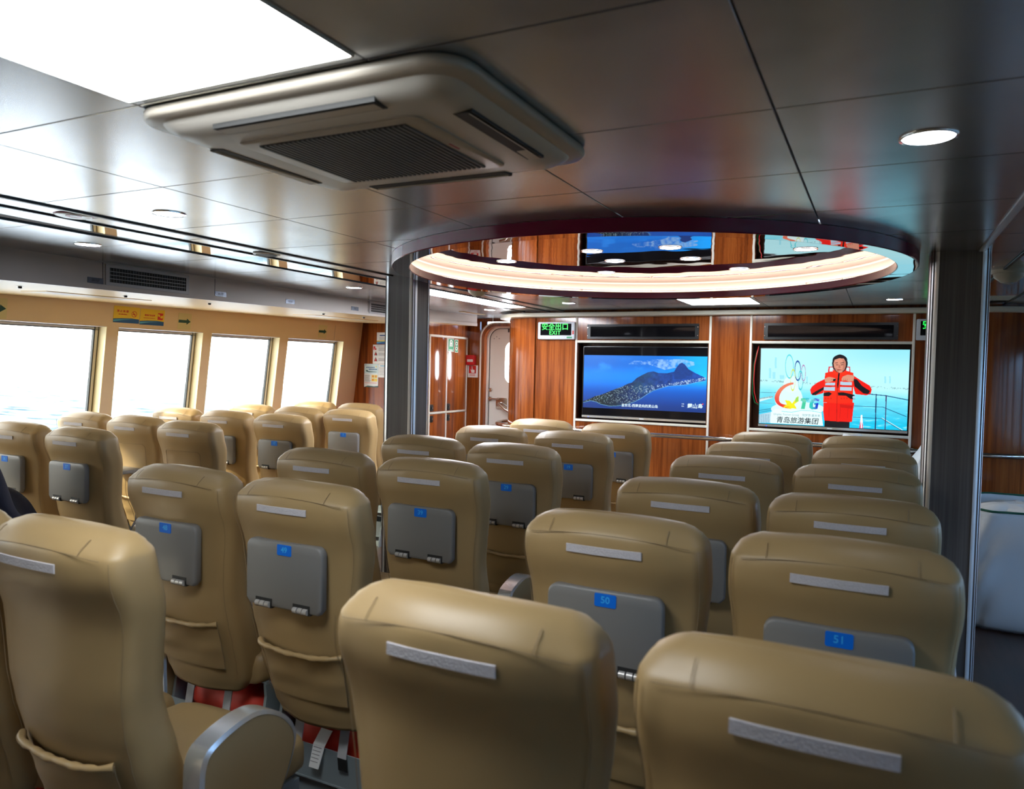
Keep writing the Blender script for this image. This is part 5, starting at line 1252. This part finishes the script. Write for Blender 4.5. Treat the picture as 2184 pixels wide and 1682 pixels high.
# ------------------------------------------------------------------ outside and light
nrm = Vector((.00515, .04896, .99879)); q_ = Vector((0, 0, 1)).rotation_difference(nrm)
mb = MB().lathe([(0, 0), (60, 0), (600, 0), (4000, 0)], (0, 0, 0), 48)
se = mb.build('sea', 'sea', smooth=False); se.location = (0, 0, -2.6); se.rotation_mode = 'QUATERNION'; se.rotation_quaternion = q_
fm = MB(); nf = 40  # added white strip beside the hull, out of view, bounces daylight onto the soffit
for sd in (-1,):
    P1 = [(-5.9+.25*math.sin(k*1.3), -22+44*k/nf) for k in range(nf+1)]; P2 = [(-30+1.6*math.sin(k*.9)+1.1*math.sin(k*2.3), -22+44*k/nf) for k in range(nf+1)]
    zf = lambda x, y: -2.6-(nrm.x*x+nrm.y*y)/nrm.z+.04
    fm.add([(x, y, zf(x, y)) for x, y in P1+P2], [(k, k+1, nf+2+k, nf+1+k) for k in range(nf)])
fo = fm.build('sea_bounce_sheet', 'bounce_sheet', smooth=False); tag(fo, 'unseen white sheet added on the sea to bounce light onto the soffit', 'bounce_sheet', kind='stuff')
tag(se, 'pale blue rippled sea outside the windows', 'sea', kind='structure')
sl = bpy.data.lights.new('sun', 'SUN'); sl.energy = 7.; sl.angle = math.radians(4); sl.color = (1., .86, .62)
so_ = bpy.data.objects.new('sun', sl); COL.objects.link(so_); so_.rotation_euler = Vector((.75, .45, -.60)).to_track_quat('-Z', 'Y').to_euler()
w = bpy.data.worlds.new('sky'); S.world = w; w.use_nodes = True; nt = w.node_tree; bg = nt.nodes['Background']
tc = nt.nodes.new('ShaderNodeTexCoord'); sx = nt.nodes.new('ShaderNodeSeparateXYZ'); mr = nt.nodes.new('ShaderNodeMapRange')
mr.inputs['From Min'].default_value = -.5; mr.inputs['From Max'].default_value = .5
cr = nt.nodes.new('ShaderNodeValToRGB'); e = cr.color_ramp.elements
SKY_L, SKY_R = (1., .97, .93), (.27, .46, .78)
e[0].color = (*SKY_L, 1); e[1].color = (*SKY_R, 1)
L = nt.links.new
L(tc.outputs['Generated'], sx.inputs[0]); L(sx.outputs['X'], mr.inputs['Value']); L(mr.outputs['Result'], cr.inputs['Fac']); L(cr.outputs['Color'], bg.inputs['Color'])
bg.inputs['Strength'].default_value = 6.0

vs_ = S.view_settings; S.display_settings.display_device = 'sRGB'
vs_.view_transform = 'Standard'; vs_.look = 'None'; vs_.gamma = 1; vs_.use_curve_mapping = False; vs_.exposure = .55
cy = S.cycles
cy.use_denoising = True; cy.max_bounces = 10; cy.diffuse_bounces = 5; cy.glossy_bounces = 5; cy.transparent_max_bounces = 12; cy.transmission_bounces = 4
cy.caustics_reflective = False; cy.caustics_refractive = False; cy.sample_clamp_indirect = 6; cy.blur_glossy = .6
